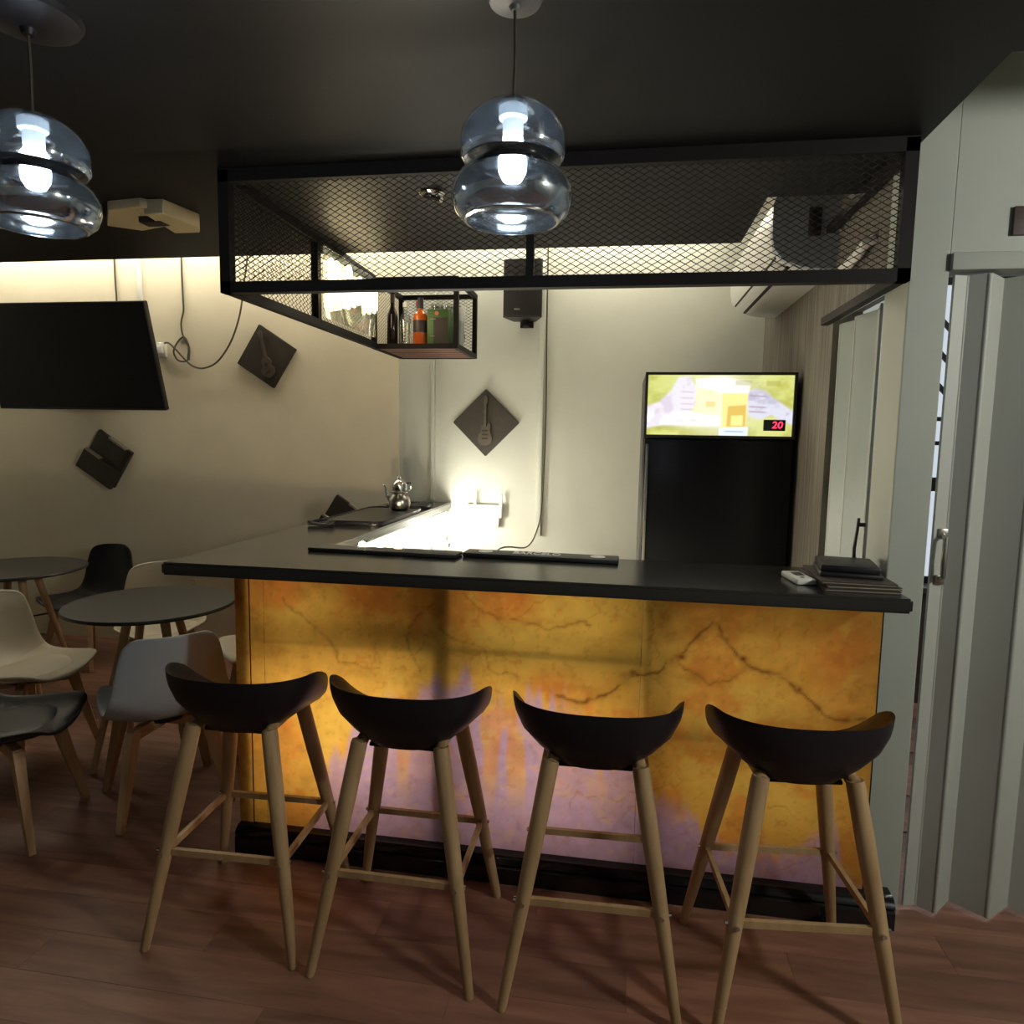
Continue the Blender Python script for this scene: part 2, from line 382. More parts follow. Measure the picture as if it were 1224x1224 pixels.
# dropped black ceiling with its notches and the pale slab above it
cl = MB()
cl.prism([(-4.9, -2.6), (2.7, -2.6), (2.7, 1.765), (XR, 1.765), (XR, 2.65), (0.48, 2.65), (0.48, 3.22), (-4.9, 3.22)], 'z', ZC, ZC + 0.05)
struct('ceiling', cl, M['ceiling'])
struct('ceiling.001', MB().box(-5.05, 2.85, -2.75, YB + 0.15, 2.85, 2.95), M['upper'])
struct('trim_2', MB().prism([(XR - 0.012, 1.75), (2.7, 1.75), (2.7, 1.765), (XR, 1.765), (XR, 2.25), (XR - 0.012, 2.25)], 'z', ZC + 0.05, 2.85), M['pillar'])

# unseen cove light strips under the upper ceiling, close to the back wall
for x0, x1 in ((-4.8, -1.40), (-1.34, 0.50)):
    struct('cove_strip', MB().box(x0, x1, 4.13, 4.155, 2.815, 2.849), M['cove'])

# ------------------------------------------------------------------ bar
BX0, BX1, BY = -1.335, 0.805, 2.20
bar = thing('bar_counter', 'backlit yellow onyx bar base standing on a black plinth', 'bar', (-0.26, 2.3, 0))
# onyx colour: ochre with orange flush, lavender lower band and dark red veins, book-matched about one sheet joint
def onyx_colour(X, Z):
    n1, n2, n3 = fbm(X * 2.2 + 3, Z * 2.2, 11), fbm(X * 6 + 9, Z * 6, 23), fbm(X * 26, Z * 26, 31)
    x0 = 0.31
    U = np.where(X > -0.62, np.abs(X - x0), np.abs(X + 1.0) + 0.5)
    b1, b2 = fbm(U * 3 + 7, Z * 3 + 1, 41), fbm(U * 9, Z * 9, 57)
    ochre = np.array([0.80, 0.43, 0.085]); orange = np.array([0.74, 0.25, 0.05]); brown = np.array([0.45, 0.20, 0.035])
    lemon = np.array([0.84, 0.56, 0.12]); lav = np.array([0.60, 0.40, 0.47]); pink = np.array([0.62, 0.36, 0.42]); dark = np.array([0.13, 0.035, 0.012])
    mix = lambda a, b, t: a + (b - a) * t[..., None]
    st = lambda e0, e1, v: (lambda t: t * t * (3 - 2 * t))(np.clip((v - e0) / (e1 - e0), 0, 1))
    c = np.broadcast_to(ochre, X.shape + (3,)).copy()
    c = mix(c, lemon, st(0.5, 0.75, n1) * 0.7)
    flush = st(0.50, 0.72, b1) * st(0.12, 0.5, Z) * 0.9
    flush = np.maximum(flush, np.exp(-((X - 0.70) ** 2 / 0.012 + (Z - 0.85) ** 2 / 0.03)) * 0.9 * st(0.3, 0.6, b2 + 0.15))
    flush = np.maximum(flush, np.exp(-((X + 0.20) ** 2 / 0.01 + (Z - 0.68) ** 2 / 0.004)) * 0.95)
    flush = np.maximum(flush, st(0.50, 0.64, b2) * 0.62)
    c = mix(c, orange, np.clip(flush, 0, 1))
    c = mix(c, brown, st(0.56, 0.78, fbm(X * 4 + 20, Z * 8, 77)) * 0.45)
    # lavender band with ragged, dripping upper edge
    drip = fbm(X * 16, Z * 2.2, 91, 4)
    top = np.interp(X, [-1.34, -1.12, -1.02, -0.90, -0.60, -0.20, 0.0, 0.10, 0.25, 0.42, 0.60, 0.70, 0.75, 0.82], [0.0, 0.05, 0.20, 0.50, 0.62, 0.58, 0.47, 0.36, 0.27, 0.18, 0.17, 0.30, 0.22, 0.05])
    lm = st(-0.05, 0.06, top + (drip - 0.5) * 0.42 - Z)
    streak = st(0.50, 0.62, fbm(X * 22 + 5, Z * 3 + 3, 97, 3))
    lm2 = lm * (1 - 0.75 * streak * st(0.18, 0.40, Z))
    c = mix(c, np.array([0.54, 0.36, 0.60]), lm2 * 0.95)
    c = mix(c, pink, lm2 * st(0.45, 0.7, n2) * 0.7)
    # fine ridged veins, then the long bold ones that meet at the joint
    rid = np.abs(fbm(U * 2.6 + 2, Z * 2.6 + 8, 131, 5) - 0.5)
    c = mix(c, brown, (1 - st(0.0, 0.006, rid)) * 0.5 * st(0.35, 0.6, n2))
    rid2 = np.abs(fbm(X * 4.1 + 12, Z * 4.1 + 1, 151, 5) - 0.52)
    c = mix(c, orange, (1 - st(0.0, 0.009, rid2)) * 0.5)
    jx, jz = X + (fbm(X * 18, Z * 18, 161, 3) - 0.5) * 0.05, Z + (fbm(X * 18 + 40, Z * 18, 171, 3) - 0.5) * 0.05
    V = [[(0.297, 0.931), (0.273, 0.889), (0.211, 0.816), (0.134, 0.761), (0.068, 0.748), (0.037, 0.728), (-0.024, 0.673), (-0.091, 0.645), (-0.141, 0.647), (-0.20, 0.665)],
         [(0.322, 0.933), (0.364, 0.867), (0.404, 0.821), (0.457, 0.784), (0.539, 0.763), (0.573, 0.733), (0.626, 0.683), (0.69, 0.647), (0.78, 0.659)],
         [(0.19, 0.80), (0.225, 0.77), (0.305, 0.738), (0.38, 0.77), (0.40, 0.80)], [(-0.6, 0.86), (-0.45, 0.80), (-0.40, 0.72), (-0.32, 0.70)],
         [(-0.5, 0.99), (-0.40, 0.90), (-0.22, 0.885), (-0.08, 0.905)], [(-1.15, 0.93), (-1.0, 0.80), (-0.95, 0.73), (-0.80, 0.70)], [(-0.62, 0.93), (-0.72, 0.82), (-0.66, 0.70)]]
    for i, pts in enumerate(V):
        d = segdist(jx, jz, pts); wv = (0.0034 if i < 2 else 0.0014) * (0.3 + 2.2 * fbm(X * 14, Z * 14, 181 + i, 3))
        c = mix(c, dark, np.exp(-(d / wv) ** 2) * (0.9 if i < 2 else 0.5) * st(0.25, 0.5, fbm(X * 30, Z * 30, 211 + i, 2)))
        c = mix(c, brown, np.exp(-(d / (wv * 4)) ** 2) * 0.35)
    for bx, bz in ((0.06, 0.752), (0.573, 0.735), (0.21, 0.815), (0.40, 0.822)):
        d = np.hypot((X - bx), (Z - bz) * 1.3); c = mix(c, np.array([0.20, 0.03, 0.015]), np.exp(-(d / 0.011) ** 2))
    sp_ = fbm(X * 55, Z * 55, 231, 3); c = mix(c, brown * 0.8, st(0.64, 0.78, sp_) * 0.22); c = mix(c, lemon, st(0.6, 0.75, fbm(X * 38 + 9, Z * 38, 241, 3)) * 0.2)
    c = c * (0.84 + 0.32 * n3[..., None])
    return np.clip(c, 0.01, 0.95)
def onyx_sheet(xa, xb, za, zb, y):
    nx, nz = max(3, int((xb - xa) / 0.0055)), int((zb - za) / 0.0055)
    X, Z = np.meshgrid(np.linspace(xa, xb, nx), np.linspace(za, zb, nz))
    P = np.stack([X, np.full_like(X, y), Z], -1)
    return painted('onyx_sheet', P, onyx_colour(X, Z), M['onyx'], bar)
ZT = 1.035
onyx_sheet(BX0 + 0.055, -1.229, 0.095, ZT, BY)
onyx_sheet(-1.2275, 0.082, 0.095, ZT, BY)
onyx_sheet(0.0835, BX1 - 0.004, 0.095, ZT, BY)
# corner sheet of the same stone on a solid stile, return side and wing side
nx = 12; X, Z = np.meshgrid(np.linspace(BX0, BX0 + 0.053, nx), np.linspace(0.095, ZT, 170))
painted('corner_sheet', np.stack([X, np.full_like(X, BY - 0.004), Z], -1), onyx_colour(X, Z), M['onyx'], bar)
Yg, Z = np.meshgrid(np.linspace(BY - 0.004, YB - 0.02, 260), np.linspace(0.095, ZT, 120))
painted('wing_side_sheet', np.stack([np.full_like(Yg, BX0), Yg, Z], -1), onyx_colour(Yg - 3.6, Z), M['onyx'], bar)
MB().box(BX0 + 0.006, BX0 + 0.052, BY + 0.014, BY + 0.07, 0.09, ZT).build('corner_stile', M['black_steel'], bar, smooth=False)
MB().box(BX1 - 0.004, BX1, BY, BY + 0.20, 0.09, ZT).build('end_board', M['black_steel'], bar, smooth=False)
for xa, xb in ((-0.625, -0.545), (0.085, 0.125)):
    MB().box(xa, xb, BY + 0.022, BY + 0.06, 0.09, ZT).build('inner_stud', M['black_steel'], bar, smooth=False)
for xa, xb, za, zb in ((BX0 + 0.05, -0.60, 0.755, 0.80), (-0.56, 0.085, 0.765, 0.815), (0.12, BX1, 0.53, 0.57)):
    MB().box(xa, xb, BY + 0.03, BY + 0.07, za, zb).build('inner_rail', M['black_steel'], bar, smooth=False)
MB().box(BX0 + 0.03, BX1, BY + 0.20, BY + 0.22, 0.05, ZT).build('back_board', M['white_plastic'], bar, smooth=False)
for (xa, xb, za, zb, k) in ((BX0 + 0.08, -0.98, 0.86, 0.98, 'l'), (BX0 + 0.08, -0.66, 0.25, 0.70, 'l'), (-0.50, 0.03, 0.87, 0.99, 'l'), (-0.50, 0.03, 0.2, 0.72, 'm'), (0.17, 0.76, 0.25, 0.95, 'r')):
    MB().box(xa, xb, BY + 0.185, BY + 0.195, za, zb).build('light_sheet', M['bar_' + k], bar, smooth=False)
# wing cabinet along the left, inner face pale
MB().box(BX0 + 0.012, -1.13, BY + 0.22, YB - 0.015, 0.0, ZT).build('wing_carcass', M['white_plastic'], bar, smooth=False)
# plinth with a stepped moulding
pp = [(2.225, 0), (2.150, 0), (2.150, 0.055), (2.160, 0.063), (2.150, 0.070), (2.158, 0.082), (2.175, 0.095), (2.225, 0.095)]
MB().prism(pp, 'x', BX0 + 0.004, 0.885).build('plinth', M['plinth'], bar)
MB().box(BX0 + 0.004, BX0 + 0.07, BY + 0.02, YB - 0.02, 0, 0.095, bev=0.004).build('plinth', M['plinth'], bar)
# worktop (L shape)
wt = MB().prism([(-1.48, 2.005), (0.808, 2.005), (0.808, 2.46), (-1.10, 2.46), (-1.10, 4.385), (-1.48, 4.385)], 'z', 1.038, 1.08)
es = [e for e in wt.bm.edges]
bmesh.ops.bevel(wt.bm, geom=es, offset=0.007, segments=2, affect='EDGES')
top = wt.build('worktop', M['granite']); tag(recenter(top), 'polished black L-shaped counter top on the glowing bar', 'countertop')

# ------------------------------------------------------------------ bar stools
def stool_rim(t):
    a, b = 0.235, 0.175
    c, s_ = math.cos(t), math.sin(t); e = 0.82
    x = a * math.copysign(abs(c) ** e, c); y = b * math.copysign(abs(s_) ** e, s_)
    u = (s_ + 0.25) / 1.25
    z = 0.806 - (0.150 * (u * u * (3 - 2 * u)) if u > 0 else 0) - 0.004 * max(0, -s_)
    return x, y, z
def make_stool(label):
    t = thing('bar_stool', label, 'stool', (0, 0, 0), 'bar stools along the front of the bar')
    N = 48; mb = MB(); rows = []
    for k in range(0, 8):                                             # inner dish, centre to rim
        f = max(k, 0.02) / 7
        rows.append([(lambda p: (p[0] * f * 0.965, p[1] * f * 0.965, 0.656 + (p[2] - 0.656) * f ** 2.6))(stool_rim(2 * math.pi * i / N)) for i in range(N)])
    for k in range(0, 9):                                             # outer skin, rim to base
        u = k / 8; s = float(np.interp(u, (0, 0.12, 0.25, 0.5, 0.78, 0.94, 1), (1, 0.992, 0.972, 0.89, 0.70, 0.545, 0.49)))
        rows.append([(lambda p: (p[0] * s, p[1] * (s * 0.75 + 0.25), p[2] + 0.004 * (k == 0) - (p[2] - 0.632) * u))(stool_rim(2 * math.pi * i / N)) for i in range(N)])
    V = mb.grid(rows, True); mb.face(V[0]); mb.face(V[-1])
    mb.build('seat', M['black_satin'], t, angle=60)
    MB().box(-0.10, 0.10, -0.085, 0.085, 0.622, 0.634, bev=0.004).build('mounting_plate', M['black_steel'], t)
    tops = {}; 
    for sx in (-1, 1):
        for sy in (-1, 1):
            a, b = Vector((sx * 0.118, sy * 0.108, 0.650)), Vector((sx * 0.228, sy * 0.212, 0.0))
            tops[(sx, sy)] = (a, b)
            mb = MB(); P = []; rad = []
            for k, (f, r) in enumerate(((0, 0.0215), (0.02, 0.0235), (0.25, 0.0235), (0.6, 0.0195), (0.985, 0.0135), (1.0, 0.0115))):
                P.append(a.lerp(b, f)); rad.append(r)
            lg = mb.tube(P, rad, n=14).build('leg', M['stool_wood'], t)
    for sx in (-1, 1):                                                # bent wooden bracket joining front and rear leg under the seat
        a, b = tops[(sx, -1)][0], tops[(sx, 1)][0]
        MB().tube([a + Vector((0, -0.004, -0.012)), a + Vector((-sx * 0.004, 0.03, 0.0)), b + Vector((-sx * 0.004, -0.03, 0.0)), b + Vector((0, 0.004, -0.012))], [0.019, 0.017, 0.017, 0.019], n=12).build('seat_bracket', M['stool_wood'], t)
    for (p, q) in (((-1, -1), (1, -1)), ((-1, 1), (1, 1)), ((-1, -1), (-1, 1)), ((1, -1), (1, 1))):
        zz = 0.285
        f1 = (0.65 - zz) / 0.65
        a = tops[p][0].lerp(tops[p][1], f1); b = tops[q][0].lerp(tops[q][1], f1)
        st = MB().beam(a, b, 0.013, 0.019).build('stretcher', M['stool_wood'], t)
        d = (b - a).normalized()
        MB().bar(a - d * 0.026, a - d * 0.018, 0.006, n=8).build('bolt', M['chrome'], st)
        MB().bar(b + d * 0.018, b + d * 0.026, 0.006, n=8).build('bolt', M['chrome'], st)
    return t
st0 = make_stool('leftmost black bar stool, standing beside the pale dining chair')
st0.location = (-1.105, 1.885, 0); st0.rotation_euler.z = 0.03
for (x, y, a, lab) in ((-0.585, 1.875, 0.0, 'second black bar stool from the left, under the dark bar mats'),
                       (-0.045, 1.862, 0.03, 'third black bar stool from the left, alone before the onyx middle'),
                       (0.487, 1.885, 0.10, 'rightmost black bar stool, standing nearest the folding door')):
    dup(st0, (x, y, 0), a, lab)

# ------------------------------------------------------------------ cage over the bar
XL, XRc, YF = -1.35, 0.80, 2.20
ZB, ZTp = 1.972, ZC - 0.004
cage = thing('hanging_cage', 'black steel mesh cage hanging from the ceiling above the bar', 'cage', (-0.27, 2.9, ZB))
TB = 0.036
def beamobj(name, a, b, w, h, m, parent, upv=(0, 0, 1)): return MB().beam(a, b, w, h, upv).build(name, m, parent, smooth=False)
Z0, Z1 = ZB + TB / 2, ZTp - TB / 2
for x in (XL + TB / 2, XRc - TB / 2): beamobj('post', (x, YF, ZB), (x, YF, ZTp), TB, TB, M['black_steel'], cage, (0, 1, 0))
beamobj('post', (-0.305, YF + 0.002, ZB + TB), (-0.305, YF + 0.002, ZTp - TB), 0.024, 0.024, M['black_steel'], cage, (0, 1, 0))
beamobj('rail', (XL, YF, Z0), (XRc, YF, Z0), TB, TB, M['black_steel'], cage)
beamobj('rail', (XL, YF, Z1 + 0.004), (XRc, YF, Z1 + 0.004), TB, TB * 1.3, M['black_steel'], cage)
YS0, YS1, SX1 = 3.60, 4.06, -0.885
beamobj('rail', (XL + 0.015, YF, Z0), (XL + 0.015, YS0 - 0.014, Z0), 0.03, 0.034, M['black_steel'], cage)
beamobj('rail', (XL + 0.015, YF, Z1), (XL + 0.015, YS0 - 0.014, Z1 - 0.012), 0.03, 0.03, M['black_steel'], cage)
beamobj('post', (XL + 0.015, 2.89, ZB + 0.03), (XL + 0.015, 2.89, ZTp - 0.03), 0.032, 0.032, M['black_steel'], cage, (0, 1, 0))
beamobj('rail', (XRc - 0.015, YF, Z0), (XRc - 0.015, 2.98, Z0), 0.03, 0.03, M['black_steel'], cage)
beamobj('rail', (XRc - 0.015, YF, Z1), (XRc - 0.015, 2.98, Z1), 0.03, 0.03, M['black_steel'], cage)
# expanded metal: a diamond lattice of thin twisted strands
def lattice(org, u, v, W, H, du, dv, r):
    org, u, v = Vector(org), Vector(u), Vector(v); n = u.cross(v).normalized()
    V, Fc = [], []
    def strand(p, q):
        d = (q - p).normalized(); s = d.cross(n)
        b = len(V)
        for c in (p, q):
            V.append(c + s * r + n * r * 0.6); V.append(c - s * r - n * r * 0.6); V.append(c + n * r * 0.9 - s * r * 0.4)
        for k in range(3): Fc.append((b + k, b + (k + 1) % 3, b + 3 + (k + 1) % 3, b + 3 + k))
    nu, nv = int(W / du), int(H / dv)
    du, dv = W / nu, H / nv
    for i in range(nu):
        for j in range(nv):
            l = org + u * (i * du) + v * ((j + 0.5) * dv); rr = l + u * du; b_ = org + u * ((i + 0.5) * du) + v * (j * dv); t_ = b_ + v * dv
            for p, q in ((l, b_), (b_, rr), (rr, t_), (t_, l)): strand(p, q)
    return V, Fc
def mesh_part(parent, *args):
    V, Fc = lattice(*args); me = bpy.data.meshes.new('mesh_panel'); o0 = Vector(parent.location)
    me.from_pydata([tuple(x - o0) for x in V], [], Fc); me.materials.append(M['black_steel'])
    o = bpy.data.objects.new('mesh_panel', me); C.objects.link(o); o.parent = parent; o['kind'] = 'stuff'; return o
mesh_part(cage, (XL + TB, YF, ZB + TB), (1, 0, 0), (0, 0, 1), -0.317 - XL - TB, ZTp - ZB - 2 * TB, 0.0325, 0.0185, 0.0012)
mesh_part(cage, (-0.293, YF, ZB + TB), (1, 0, 0), (0, 0, 1), XRc - TB + 0.293, ZTp - ZB - 2 * TB, 0.0325, 0.0185, 0.0012)
mesh_part(cage, (XL + 0.015, YF + 0.02, ZB + 0.034), (0, 1, 0), (0, 0, 1), 2.874 - YF - 0.02, ZTp - ZB - 0.07, 0.0325, 0.0185, 0.0012)
mesh_part(cage, (XL + 0.015, 2.906, ZB + 0.034), (0, 1, 0), (0, 0, 1), YS0 - 2.92, ZTp - ZB - 0.08, 0.0325, 0.0185, 0.0012)
# bottle rack at the cage's far end
rack = thing('bottle_rack', 'black steel bottle rack with red wooden floor slats by the neon sign', 'rack', ((XL + SX1) / 2, 3.83, ZB))
RZ0, RZ1 = ZB + 0.012, 2.33
for x in (XL + 0.014, SX1):
    for y in (YS0, YS1): beamobj('post', (x, y, ZB), (x, y, RZ1 + 0.012), 0.025, 0.025, M['black_steel'], rack, (0, 1, 0))
for z in (RZ0, RZ1):
    for y in (YS0, YS1): beamobj('rail', (XL + 0.014, y, z), (SX1, y, z), 0.024, 0.026, M['black_steel'], rack)
    for x in (XL + 0.014, SX1): beamobj('rail', (x, YS0, z), (x, YS1, z), 0.024, 0.026, M['black_steel'], rack)
for k in range(5):
    y = YS0 + 0.055 + k * 0.088
    MB().box(XL + 0.03, SX1 - 0.014, y - 0.032, y + 0.032, ZB + 0.002, ZB + 0.022, bev=0.002).build('slat', M['slat_wood'], rack)
mesh_part(rack, (XL + 0.02, YS1, RZ0 + 0.014), (1, 0, 0), (0, 0, 1), 0.44, RZ1 - RZ0 - 0.03, 0.0325, 0.0185, 0.0011)
mesh_part(rack, (XL + 0.014, YS0 + 0.015, RZ0 + 0.014), (0, 1, 0), (0, 0, 1), 0.43, RZ1 - RZ0 - 0.03, 0.0325, 0.0185, 0.0011)
mesh_part(rack, (XL + 0.03, YS0, RZ0 + 0.27), (1, 0, 0), (0, 0, 1), 0.42, 0.05, 0.0325, 0.0185, 0.0011)

# neon sign on clear acrylic, fixed to the cage side
neon = thing('neon_sign', 'glowing warm white light sign on clear acrylic inside the cage side', 'sign', (XL + 0.045, 3.24, 2.03))
MB().box(XL + 0.038, XL + 0.043, 2.91, 3.575, 2.02, 2.325, bev=0.001).build('acrylic_sheet', M['acrylic'], neon)
random.seed(3)
def neon_tube(pts, r=0.0085): MB().tube([(XL + 0.055, y, z) for y, z in pts], r, n=8).build('glow_tube', M['neon'], neon)
for k in range(9):
    y = 2.955 + k * 0.068; h0 = 2.075 + random.uniform(0, 0.06) + 0.03 * abs(math.sin(k * 1.3)); h1 = 2.27 + random.uniform(-0.03, 0.03)
    pts = [(y - 0.012, h0)]
    for i in range(9):
        a = math.pi * i / 8; pts.append((y - 0.017 * math.cos(a), h1 - 0.02 + 0.02 * math.sin(a)))
    pts.append((y + 0.012, h0 + 0.02)); neon_tube(pts)

# things on the rack
FZ = ZB + 0.0225
def bottle_prof(r, h, neck, sh=0.62):
    return [(0, 0.003), (r * 0.85, 0), (r, 0.006), (r, h * sh), (r * 0.9, h * (sh + 0.06)), (r * 0.55, h * (sh + 0.14)), (neck, h * (sh + 0.20)), (neck, h * 0.95), (neck * 1.2, h * 0.955), (neck * 1.2, h), (0, h)]
wb = thing('wine_bottle', 'dark slender bottle at the left end of the rack', 'bottle', (-1.275, 3.72, FZ))
MB().lathe(bottle_prof(0.030, 0.30, 0.0115, 0.55), (-1.275, 3.72, FZ)).build('bottle_body', M['dark_glass'], wb)
MB().lathe([(0.0125, 0.238), (0.0128, 0.29), (0.0152, 0.292), (0.0152, 0.302), (0, 0.303)], (-1.275, 3.72, FZ), caps=False).build('foil', M['dark_label'], wb)
for i, (x, y, h, r, lab) in enumerate(((-1.195, 3.70, 0.235, 0.034, 'clear glass bottle with ribbed body left of the amber bottle'), (-1.165, 3.84, 0.27, 0.032, 'taller clear bottle with red cap behind the amber bottle'))):
    cb = thing('spirit_bottle', lab, 'bottle', (x, y, FZ))
    pr = [(r * 0.85, 0)] + [(r * (1.0 if k % 2 else 0.93), 0.008 + k * h * 0.058) for k in range(11)] + [(r * 0.6, h * 0.74), (0.012, h * 0.80), (0.012, h * 0.93)]
    MB().lathe(pr, (x, y, FZ), n=20, caps=False).build('bottle_body', M['clear'], cb)
    MB().bar((x, y, FZ + h * 0.9), (x, y, FZ + h), 0.0145, n=14).build('cap', M['red_cap'] if i else M['white_plastic'], cb)
ab = thing('spirit_bottle', 'amber spirit bottle with a dark label in the middle of the rack', 'bottle', (-1.112, 3.71, FZ))
MB().lathe([(0, 0.002), (0.036, 0), (0.040, 0.008), (0.040, 0.155), (0.036, 0.175), (0.018, 0.19), (0.0135, 0.20), (0.0135, 0.225), (0, 0.226)], (-1.112, 3.71, FZ)).build('bottle_body', M['amber'], ab)
MB().lathe([(0.0405, 0.075), (0.0412, 0.08), (0.0412, 0.135), (0.0405, 0.14)], (-1.112, 3.71, FZ), caps=False).build('label_band', M['dark_label'], ab)
MB().bar((-1.112, 3.71, FZ + 0.205), (-1.112, 3.71, FZ + 0.262), 0.0165, n=16).build('cap', M['black_plastic'], ab)
gb = thing('gift_carton', 'green carton box with a pink seal right of the amber bottle', 'box', (-1.005, 3.72, FZ))
MB().box(-1.062, -0.947, 3.665, 3.77, FZ, FZ + 0.195, bev=0.002).build('carton', M['green_box'], gb)
MB().box(-1.026, -0.947, 3.6635, 3.668, FZ + 0.001, FZ + 0.150).build('dark_panel', M['dark_label'], gb)
MB().bar((-1.008, 3.6655, FZ + 0.172), (-1.008, 3.661, FZ + 0.172), 0.011, n=16).build('seal', M['pink'], gb)
for z, wd in ((0.140, 0.03), (0.05, 0.026)): MB().box(-1.045, -1.045 + wd, 3.6625, 3.6655, FZ + z, FZ + z + 0.004).build('gold_line', M['pages'], gb)
glasses = [(-1.06, 3.86), (-0.98, 3.87), (-1.08, 3.96), (-0.995, 3.965)]
g0 = None
for i, (x, y) in enumerate(glasses):
    if g0 is None:
        mb = MB(); mb.lathe([(0.026, 0.0), (0.028, 0.004), (0.033, 0.10), (0.036, 0.255), (0.0345, 0.255), (0.031, 0.10), (0.024, 0.012), (0, 0.010)], (0, 0, 0), n=18, caps=False)
        g0 = mb.build('tall_glass', M['clear']); o = g0
    else:
        o = g0.copy(); C.objects.link(o)
    o.location = (x, y, FZ); tag(o, ('leftmost clear glass in the front row behind the green carton', 'right clear glass in the front row behind the green carton', 'left clear glass in the rear row behind the green carton', 'right clear glass in the rear row behind the green carton')[i], 'glass', 'glasses behind the green carton')
bag = thing('plastic_bag', 'crumpled clear plastic bag of straws at the right end of the rack', 'bag', (-0.915, 3.80, FZ))
random.seed(12)
mb = MB(); rows = []
for k in range(9):
    z = FZ + 0.004 + 0.145 * k / 8; s = 0.85 + 0.25 * math.sin(math.pi * k / 8)
    rows.append([(-0.917 + 0.020 * s * math.cos(2 * math.pi * i / 18) * (1 + 0.18 * random.uniform(-1, 1)), 3.80 + 0.095 * s * math.sin(2 * math.pi * i / 18) * (1 + 0.12 * random.uniform(-1, 1)), z) for i in range(18)])
V = mb.grid(rows, True); mb.face(V[0]); mb.build('bag_skin', M['clear'], bag, angle=20)
for k in range(9):
    a = random.uniform(-0.010, 0.010); b = random.uniform(-0.07, 0.07)
    MB().bar((-0.917 + a, 3.80 + b * 0.8, FZ + 0.006), (-0.917 + a * 1.4, 3.80 + b * 1.15, FZ + 0.23 + random.uniform(-0.03, 0.03)), 0.0055, n=7).build('straw', M['white_plastic'], bag)

# ------------------------------------------------------------------ pendants
def make_pendant(label, x, y, dome):
    t = thing('pendant_lamp', label, 'lamp', (x, y, ZC), 'smoked glass pendant lamps')
    zb = 1.940
    prof = [(0.091, 0.0), (0.097, 0.002), (0.113, 0.016), (0.1235, 0.042), (0.120, 0.066), (0.106, 0.088), (0.084, 0.102), (0.074, 0.108), (0.075, 0.113), (0.096, 0.118), (0.104, 0.124), (0.1058, 0.134), (0.105, 0.150), (0.1035, 0.170), (0.088, 0.196), (0.060, 0.217), (0.028, 0.229), (0.012, 0.232)]
    inner = [(max(r - 0.0035, 0.009), z + (0.0015 if z < 0.05 else -0.0025)) for r, z in prof]
    mb = MB(); mb.lathe(prof + inner[::-1], (x, y, zb), n=56, caps=False)
    mb.build('glass_shade', M['smoked'], t, angle=75)
    # black ring below is added to darken the glass underside at the waist
    MB().lathe([(0.091, 0.0), (0.0965, 0.0015), (0.0965, 0.0035), (0.091, 0.002), (0.0905, 0.001)], (x, y, zb - 0.001), n=56, caps=False).build('bottom_rim', M['chrome'], t)
    MB().lathe([(0.066, 0.1045), (0.072, 0.112), (0.098, 0.1165), (0.098, 0.1155), (0.076, 0.111), (0.071, 0.1045)], (x, y, zb), n=48, caps=False).build('waist_ring', M['plinth'], t)
    MB().lathe([(0.0, 0.0), (0.018, 0.004), (0.027, 0.020), (0.029, 0.036), (0.025, 0.056), (0.021, 0.072), (0.020, 0.086), (0, 0.087)], (x, y, zb + 0.075), n=20).build('bulb', M['bulb'], t)
    MB().lathe([(0.0, 0.0), (0.019, 0), (0.021, 0.004), (0.021, 0.030), (0.029, 0.036), (0.029, 0.056), (0.012, 0.066), (0, 0.067)], (x, y, zb + 0.1625), n=18).build('socket', M['lamp_white'], t)
    MB().tube([(x, y, zb + 0.230), (x + 0.002, y, zb + 0.32), (x, y, ZC - 0.02)], 0.0032, n=7).build('cord', M['cord'], t)
    if dome: MB().lathe([(0.0, -0.042), (0.012, -0.042), (0.016, -0.030), (0.060, -0.026), (0.098, -0.012), (0.105, 0.0)], (x, y, ZC), n=36).build('canopy', M['black_satin'], t)
    else: MB().lathe([(0.0, -0.030), (0.008, -0.030), (0.012, -0.022), (0.050, -0.016), (0.058, 0.0)], (x, y, ZC), n=36).build('canopy', M['grey_canopy'], t)
    return t
make_pendant('smoked glass pendant lamp hanging before the middle of the cage', -0.238, 1.43, False)
make_pendant('smoked glass pendant lamp hanging at the far left', -1.265, 1.36, True)

# ------------------------------------------------------------------ fridge
fx0, fx1, fy0, fy1, fz = 0.100, 0.795, 3.40, 4.00, 1.832
fg = thing('display_fridge', 'tall black display fridge with a lit beer advert on top', 'fridge', ((fx0 + fx1) / 2, (fy0 + fy1) / 2, 0))
MB().box(fx0, fx1, fy0 + 0.05, fy1, 0.05, fz, bev=0.008).build('cabinet', M['black_plastic'], fg)
MB().box(fx0 + 0.005, fx1 - 0.005, fy0 + 0.005, fy0 + 0.048, 0.10, 1.515, bev=0.006).build('door', M['fridge_glass'], fg)
MB().box(fx0 + 0.012, fx0 + 0.026, fy0 - 0.003, fy0 + 0.006, 0.5, 1.49, bev=0.002).build('door_trim', M['steel'], fg)
hd = MB().box(fx0, fx1, fy0 + 0.012, fy0 + 0.05, 1.522, fz, bev=0.004).build('header', M['black_plastic'], fg)
def rectbars(x0, x1, z0, z1, w_, ya, yb):
    mb = MB(); out = ((x0, z0), (x1, z0), (x1, z1), (x0, z1)); inn = ((x0 + w_, z0 + w_), (x1 - w_, z0 + w_), (x1 - w_, z1 - w_), (x0 + w_, z1 - w_))
    L_ = [[mb.bm.verts.new((p[0], y, p[1])) for p in q] for q, y in ((out, ya), (inn, ya), (inn, yb), (out, yb))]
    for a in range(4):
        A_, B_ = L_[a], L_[(a + 1) % 4]
        for k in range(4): mb.face((A_[k], A_[(k + 1) % 4], B_[(k + 1) % 4], B_[k]))
    return mb
